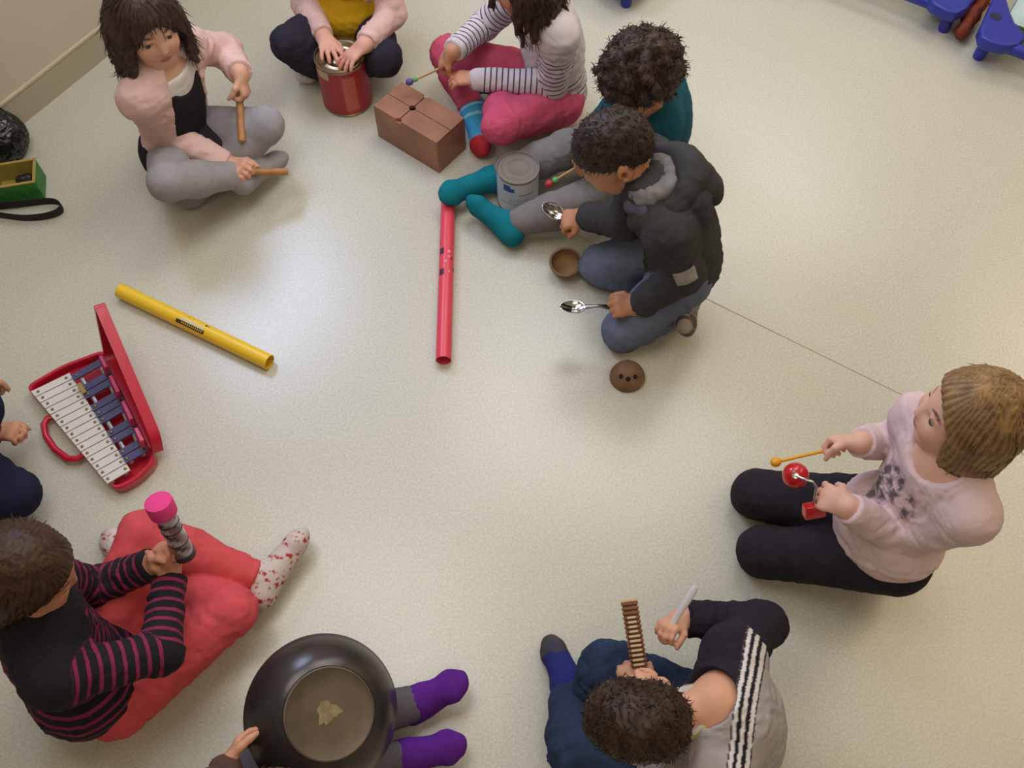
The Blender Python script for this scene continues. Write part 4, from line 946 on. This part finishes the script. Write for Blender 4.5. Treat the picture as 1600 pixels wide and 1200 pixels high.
# shaker tube with pink cap
gl9, gr9 = G9.hand['L']['grip'], G9.hand['R']['grip']; top = J(250, 790, .43); bot = J(289, 866, .285); d = nz(top - bot)
t = empty('shaker_tube', bot, 'clear shaker tube with fuzzy bright pink cap held in both hands', 'shaker')
L = np.linalg.norm(top - bot)
def shk(a, v): return '#8e6a72' if v < .72 and math.sin(a * 3 + v * 9) > .4 else '#b9aab2' if math.sin(a * 2 + v * 30) > -.2 else '#5f4a58'
V, Fc, cc = [], [], []; n, k = 32, 24; e1 = nz(np.cross(d, UP)); e2 = np.cross(d, e1)
for j in range(k + 1):
    for i in range(n): a = 6.28318 * i / n; V.append(bot + d * L * (j / k) + (e1 * math.cos(a) + e2 * math.sin(a)) * .0205); cc.append(lin(shk(a, j / k)))
for j in range(k):
    for i in range(n): Fc.append((j * n + i, j * n + (i + 1) % n, (j + 1) * n + (i + 1) % n, (j + 1) * n + i))
put('tube_wall', V, Fc, mat('shaker_wall', rough=.15, attr=True, coat=.5), t, True, {'col': np.array(cc)})
MB().lathe(top - d * .012, d, [(.0215, -.012), (.0265, -.010), (.0272, 0), (.0272, .018), (.0262, .024), (.018, .0275), (0, .0285)], 40).build('pink_cap', mat('hot_pink', '#e8408c', rough=.8, bump=.6, bscale=250), t)
MB().lathe(bot, d, [(0, -.004), (.020, -.004), (.0225, -.002), (.0225, .012), (.0205, .0125)], 32).build('bottom_cap', mat('dark_cap', '#3a2f38', rough=.5), t)
for w in (.30, .55, .68): MB().lathe(bot + d * L * w, d, [(.0205, -.002), (.0212, -.0015), (.0212, .0015), (.0205, .002)], 32).build('ring_band', MATS['dark_cap'], t)

# wok upside down
zw = .235; cw = J(504, 1113, zw); axw = nz(np.array([.05, -.02, H]) - cw); axw = nz(axw + np.array([.16, -.02, 0]))
PAN = mat('wok_enamel', '#4b4645', rough=.28, metal=.6, spec=.6, var=.12, vscale=6, bump=.05, bscale=120)
BOTM = mat('wok_bottom', '#665a4d', rough=.5, metal=.5, var=.22, vscale=14, bump=.15, bscale=90)
px_m = F / ((cw[1]) * CP - (cw[2] - H) * SP); Rw = 118 / px_m; s_ = Rw / .148
t = empty('wok', cw - UP * .0, 'large dark upturned wok with scratched bottom held as drum', 'wok')
prof = [(.148, -.008), (.1505, -.004), (.150, .0), (.1475, .003), (.143, .014), (.134, .034), (.121, .052), (.106, .066), (.094, .0745), (.0885, .0765)]
prof_i = [(.086, .074), (.092, .0715), (.104, .063), (.119, .049), (.132, .031), (.1405, .012), (.146, -.007)]
MB().lathe(cw, axw, [(r * s_, h * s_) for r, h in prof + [(.0875, .0772), (.0865, .0755)] + prof_i], 72, True).build('wok_wall', PAN, t)
MB().lathe(cw, axw, [(r * s_, h * s_) for r, h in [(.0868, .0752), (.0862, .0775), (.083, .0785), (.081, .0772), (.05, .0768), (0, .0766)]], 64).build('wok_bottom', BOTM, t)
e1 = nz(np.cross(axw, UP)); e2 = np.cross(axw, e1); r9 = np.random.default_rng(3); pts = []
for i in range(26): a = 6.283 * i / 26; rr = (.021 + .003 * math.sin(3 * a + 1) + .0022 * r9.normal()) * s_; pts.append(((rr * math.cos(a)), (rr * math.sin(a)) * .95))
MB().prism(pts, [e1, e2, axw], cw + axw * .0773 * s_ - e2 * .004, .0006).build('worn_patch', mat('worn_metal', '#8f8062', rough=.5, metal=.3, var=.35, vscale=60), t, smooth=False)

# vibraslap-like rattle and its yellow beater
REDB = mat('red_ball', '#c0141f', rough=.25, coat=.4)
pb = J(1243, 743, .33); ph = J(1274, 764, .345); pblk = J(1272, 797, .30)
t = empty('red_rattle', pb, 'red wooden ball on bent chrome rod with red block held in hand', 'rattle')
MB().ball(pb, .0275, 28).build('ball', REDB, t)
camv = nz(np.array([0, 0, H]) - pb)
MB().lathe(pb, camv, [(0, .0295), (.006, .029), (.0075, .0265)], 16).build('nut', CHROME, t)
MB().tube([pb + camv * .027, lerp(pb + camv * .03, ph, .35) + UP * .006, lerp(pb, ph, .75) + UP * .018, ph + UP * .008, lerp(ph, pblk, .5), pblk], .0032, 10).build('rod', CHROME, t)
bx = nz(pblk - ph); MB().box(pblk, [bx, nz(np.cross(UP, bx)), nz(np.cross(bx, np.cross(UP, bx)))], (.03, .045, .022), .003).build('block', REDB, t)
h6 = G6.hand['R']; YEL = mat('yellow_plastic', '#e0a016', rough=.35)
beater('beater', h6['grip'], J(1212, 722, .33), .02, .0034, (YEL,), 'yellow plastic beater with small knob held over black leggings', [(0, .0105, YEL)])

# notched wooden scraper and its white stick
p0, p1 = J(983, 940, .27), J(999, 1042, .24); d = nz(p1 - p0); L = np.linalg.norm(p1 - p0)
camv = nz(np.array([0, 0, H]) - p0); n_ = nz(camv - d * (camv @ d)); sd_ = np.cross(n_, d)
t = empty('notched_scraper', p0, 'notched brown and cream wooden scraper held before the boy', 'scraper')
BR = mat('scraper_brown', '#7a4526', rough=.5, var=.15, vscale=30); CR = mat('scraper_cream', '#c9b48c', rough=.5)
MB().box(p0 + d * L / 2, [d, sd_, n_], (L, .030, .016), .002).build('core', BR, t)
k = 14
for i in range(k):
    w = (i + .5) / k
    MB().box(p0 + d * L * w + n_ * .0095, [d, sd_, n_], (L / k * .62, .034, .007), .0012).build('ridge', BR, t)
    if i > 2: MB().box(p0 + d * L * w + n_ * .0125, [d, sd_, n_], (L / k * .5, .017 + .004 * (i > 6), .005), .001).build('slot_edge', CR, t)
MB().box(p0 - d * .002 + n_ * .002, [d, sd_, n_], (.006, .034, .02), .001).build('end_cap', CR, t)
h7 = G7.hand['R']; tip = J(1088, 916, .33); dd = nz(tip - h7['grip'])
tag(MB().tube([h7['grip'] - dd * .02, lerp(h7['grip'], tip, .5), tip - dd * .01, tip], [.0025, .003, .0035, .002], 10, True, 2.2).build('scraper_stick', mat('white_gloss', '#dcdbe4', rough=.2, coat=.5)), 'glossy white scraping stick in the raised hand of the boy', 'stick')

# left edge: black bag, green box with yellow inside, black strap
GRN = mat('green_printed_card', '#2f7a2c', rough=.5, var=.35, vscale=45); YIN = mat('yellow_inside', '#a4924a', rough=.6, var=.12, vscale=30)
zb = .075; o0, o1, o2 = J(3, 292, zb), J(53, 284, zb), J(51, 250, zb); ex = nz(o1 - o0); ey = np.cross(UP, ex); Lx = .125; Ly = abs((o2 - o1) @ ey) * 1.04
t = empty('green_box', flat(o1, 0) - ex * Lx / 2 + ey * Ly / 2, 'green open box with yellow inside holding small black things', 'box')
o = flat(o1, 0)
def Q(x, y, z): return o - ex * x + ey * y + UP * z
AB = [ex, ey, UP]; w_ = .004
for c, dm in ((Q(Lx / 2, 0, zb / 2), (Lx, w_, zb)), (Q(Lx / 2, Ly, zb / 2), (Lx, w_, zb)), (Q(0, Ly / 2, zb / 2), (w_, Ly, zb)), (Q(Lx, Ly / 2, zb / 2), (w_, Ly, zb))): MB().box(c, AB, dm, .001).build('side_panel', GRN, t)
for c, dm in ((Q(Lx / 2, w_, zb / 2 + .003), (Lx - .01, .002, zb - .004)), (Q(Lx / 2, Ly - w_, zb / 2 + .003), (Lx - .01, .002, zb - .004)), (Q(w_, Ly / 2, zb / 2 + .003), (.002, Ly - .01, zb - .004)), (Q(Lx - w_, Ly / 2, zb / 2 + .003), (.002, Ly - .01, zb - .004))): MB().box(c, AB, dm).build('lining', YIN, t, smooth=False)
for c, dm in ((Q(Lx / 2, 0, zb), (Lx + .006, .006, .004)), (Q(Lx / 2, Ly, zb), (Lx + .006, .006, .004)), (Q(0, Ly / 2, zb), (.006, Ly, .004)), (Q(Lx, Ly / 2, zb), (.006, Ly, .004))): MB().box(c, AB, dm, .001).build('rim', mat('gold_rim', '#a8924e', rough=.4), t)
MB().box(Q(Lx / 2, Ly / 2, .012), AB, (Lx - .012, Ly - .012, .004)).build('base', YIN, t, smooth=False)
BLK = mat('black_plastic', '#1a181a', rough=.35, bump=.3, bscale=60)
for i, (x, y, r) in enumerate(((.03, .03, .022), (.05, .055, .018), (.035, .06, .017))):
    tag(MB().ball(Q(x, y, .014 + r), r, 16, None, (1.2, .9, 1)).build('castanet', BLK), ['black castanet nearest the front corner inside green box', 'black castanet further left inside green box', 'black castanet at the back inside green box'][i], 'castanet', 'castanets in the green box')
def bagmesh():
    c = J(2, 236, .06) + np.array([-.03, .055, 0]); V, Q_ = sdf_mesh([([el(c, np.eye(3), (.085, .075, .075), .02), el(c + np.array([-.09, .01, -.005]), np.eye(3), (.09, .085, .07), .02), rc(c + np.array([.0, .03, .05]), c + np.array([-.12, .05, .06]), .03, .03, .02)], None, [(np.array([0, 0, .002]), np.array([0, 0, -1.]))])], .005)
    N = vnormals(V, Q_); V = V + N * (.007 * np.abs(np.sin(5 * fbm(V, 5, 4))))[:, None]; V[:, 2] = np.maximum(V[:, 2], .002); return put('bag', V, Q_, mat('black_vinyl', '#1d1a1c', rough=.22, spec=.6))
tag(bagmesh(), 'crumpled shiny black bag behind green box at left edge', 'bag')
zs = .028; sp_ = [J(*p, zs) for p in ((-40, 322), (0, 319), (40, 314), (74, 310), (90, 312), (97, 321), (88, 330), (65, 336), (35, 338), (12, 335), (-5, 332), (-40, 330))]
mb = MB(); V, Fc = [], []
for p in sp_:
    V += [p - UP * (zs - .003), p + UP * .006]
n = len(sp_)
for i in range(n - 1): Fc.append((2 * i, 2 * i + 2, 2 * i + 3, 2 * i + 1))
so = put('strap', V, Fc, mat('strap_webbing', '#1e1a1c', rough=.8, bump=.4, bscale=300)); md = so.modifiers.new('thick', 'SOLIDIFY'); md.thickness = .005; md.offset = 0; md2 = so.modifiers.new('sub', 'SUBSURF'); md2.levels = 2; md2.render_levels = 2
tag(so, 'looped black webbing strap on floor in front of green box', 'strap')

# stacking cots at the top right
BLUE = mat('cot_blue', '#27309a', rough=.4, bump=.1, bscale=100)
def cot(corner, nsign, fab, lab, zt=.085, W=.56, L=1.32, drop=0.):
    """corner: floor point of the near foot; extends nsign*ND across and AD along"""
    A, N_ = AD, ND * nsign; e = empty('cot', corner, lab, 'cot', 'blue framed stacking cots')
    def P(a, n, z): return corner + A * a + N_ * n + UP * z
    for a, sg in ((.02, 1), (L - .02, -1)):
        for n_, sn_ in ((.0, 1), (W, -1)):
            MB().tube([P(a - sg * .02, n_, .0), P(a - sg * .02, n_, .012), P(a - sg * .012, n_ + sn_ * .004, zt * .6), P(a - sg * .005, n_ + sn_ * .008, zt)], [.017, .019, .021, .025], 16).build('leg', BLUE, e)
            # corner bracket: triangular plate with a round socket
            out = [(-.07, -.020), (-.078, .012), (-.068, .06), (-.04, .09), (-.005, .098), (.02, .088), (.05, .05), (.09, .022), (.15, -.012), (.158, -.035), (.135, -.05), (.04, -.042), (-.03, -.038)]
            b = MB().prism([(x, y) for x, y in out], [A * sg, N_ * sn_, UP], P(a, n_, zt + .005), .04).build('corner_bracket', BLUE, e)
            bv = b.modifiers.new('bev', 'BEVEL'); bv.width = .008; bv.segments = 3
            MB().lathe(P(a + sg * .045, n_ - sn_ * .012, zt + .0245), UP, [(.0, .0008), (.014, .0008), (.017, .002), (.019, .0008)], 20).build('socket', mat('socket_dark', '#191a4a', rough=.6), b)
        MB().tube([P(a - sg * .035, .05, zt), P(a - sg * .035, W - .05, zt)], .02, 14).build('end_rail', BLUE, e)
    for n_ in (.03, W - .03): MB().tube([P(.04, n_, zt), P(L - .04, n_, zt)], .013, 12).build('side_rail', mat('rail_grey', '#9a9aa0', rough=.4, metal=.7), e)
    K1, K2 = 16, 10; V, Fc = [], []
    for i in range(K1 + 1):
        for j in range(K2 + 1): u, v = i / K1, j / K2; V.append(P(.075 + (L - .15) * u, .02 + (W - .04) * v, zt + .017 - .02 * math.sin(math.pi * v) * math.sin(math.pi * min(1, u * 3 + .1) * .5)))
    for i in range(K1):
        for j in range(K2): Fc.append((i * (K2 + 1) + j, i * (K2 + 1) + j + 1, (i + 1) * (K2 + 1) + j + 1, (i + 1) * (K2 + 1) + j))
    so = put('fabric_bed', V, Fc, fab, e); md = so.modifiers.new('thick', 'SOLIDIFY'); md.thickness = .004; md.offset = 0
    return e
cot(J(1528, 90), 1, cloth('mint_fabric', '#b9d0cb'), 'blue framed cot with pale mint fabric nearest the right corner')
cot(J(1474, 47), -1, cloth('white_print_fabric', '#cfcabf', var=.2), 'blue framed cot with white printed fabric beside the mint one')
cot(J(978, 8), -1, MATS['white_print_fabric'], 'blue framed cot of which one blue foot shows at top edge')
cb_ = J(1508, 42, .045); V, Q_ = sdf_mesh([([rc(cb_ + AD * -.02, cb_ + AD * .5, .026, .026, .02, (ND, 1.3)), rc(cb_ - UP * .022, cb_ - UP * .022 + AD * .5, .022, .022, .02, (ND, 1.2))], None, [])], .006)
tag(put('blanket', V + vnormals(V, Q_) * (.004 * fbm(V, 9, 2))[:, None], Q_, cloth('rust_blanket', '#7a3d30')), 'rolled rust red blanket on the floor between two cots', 'blanket')
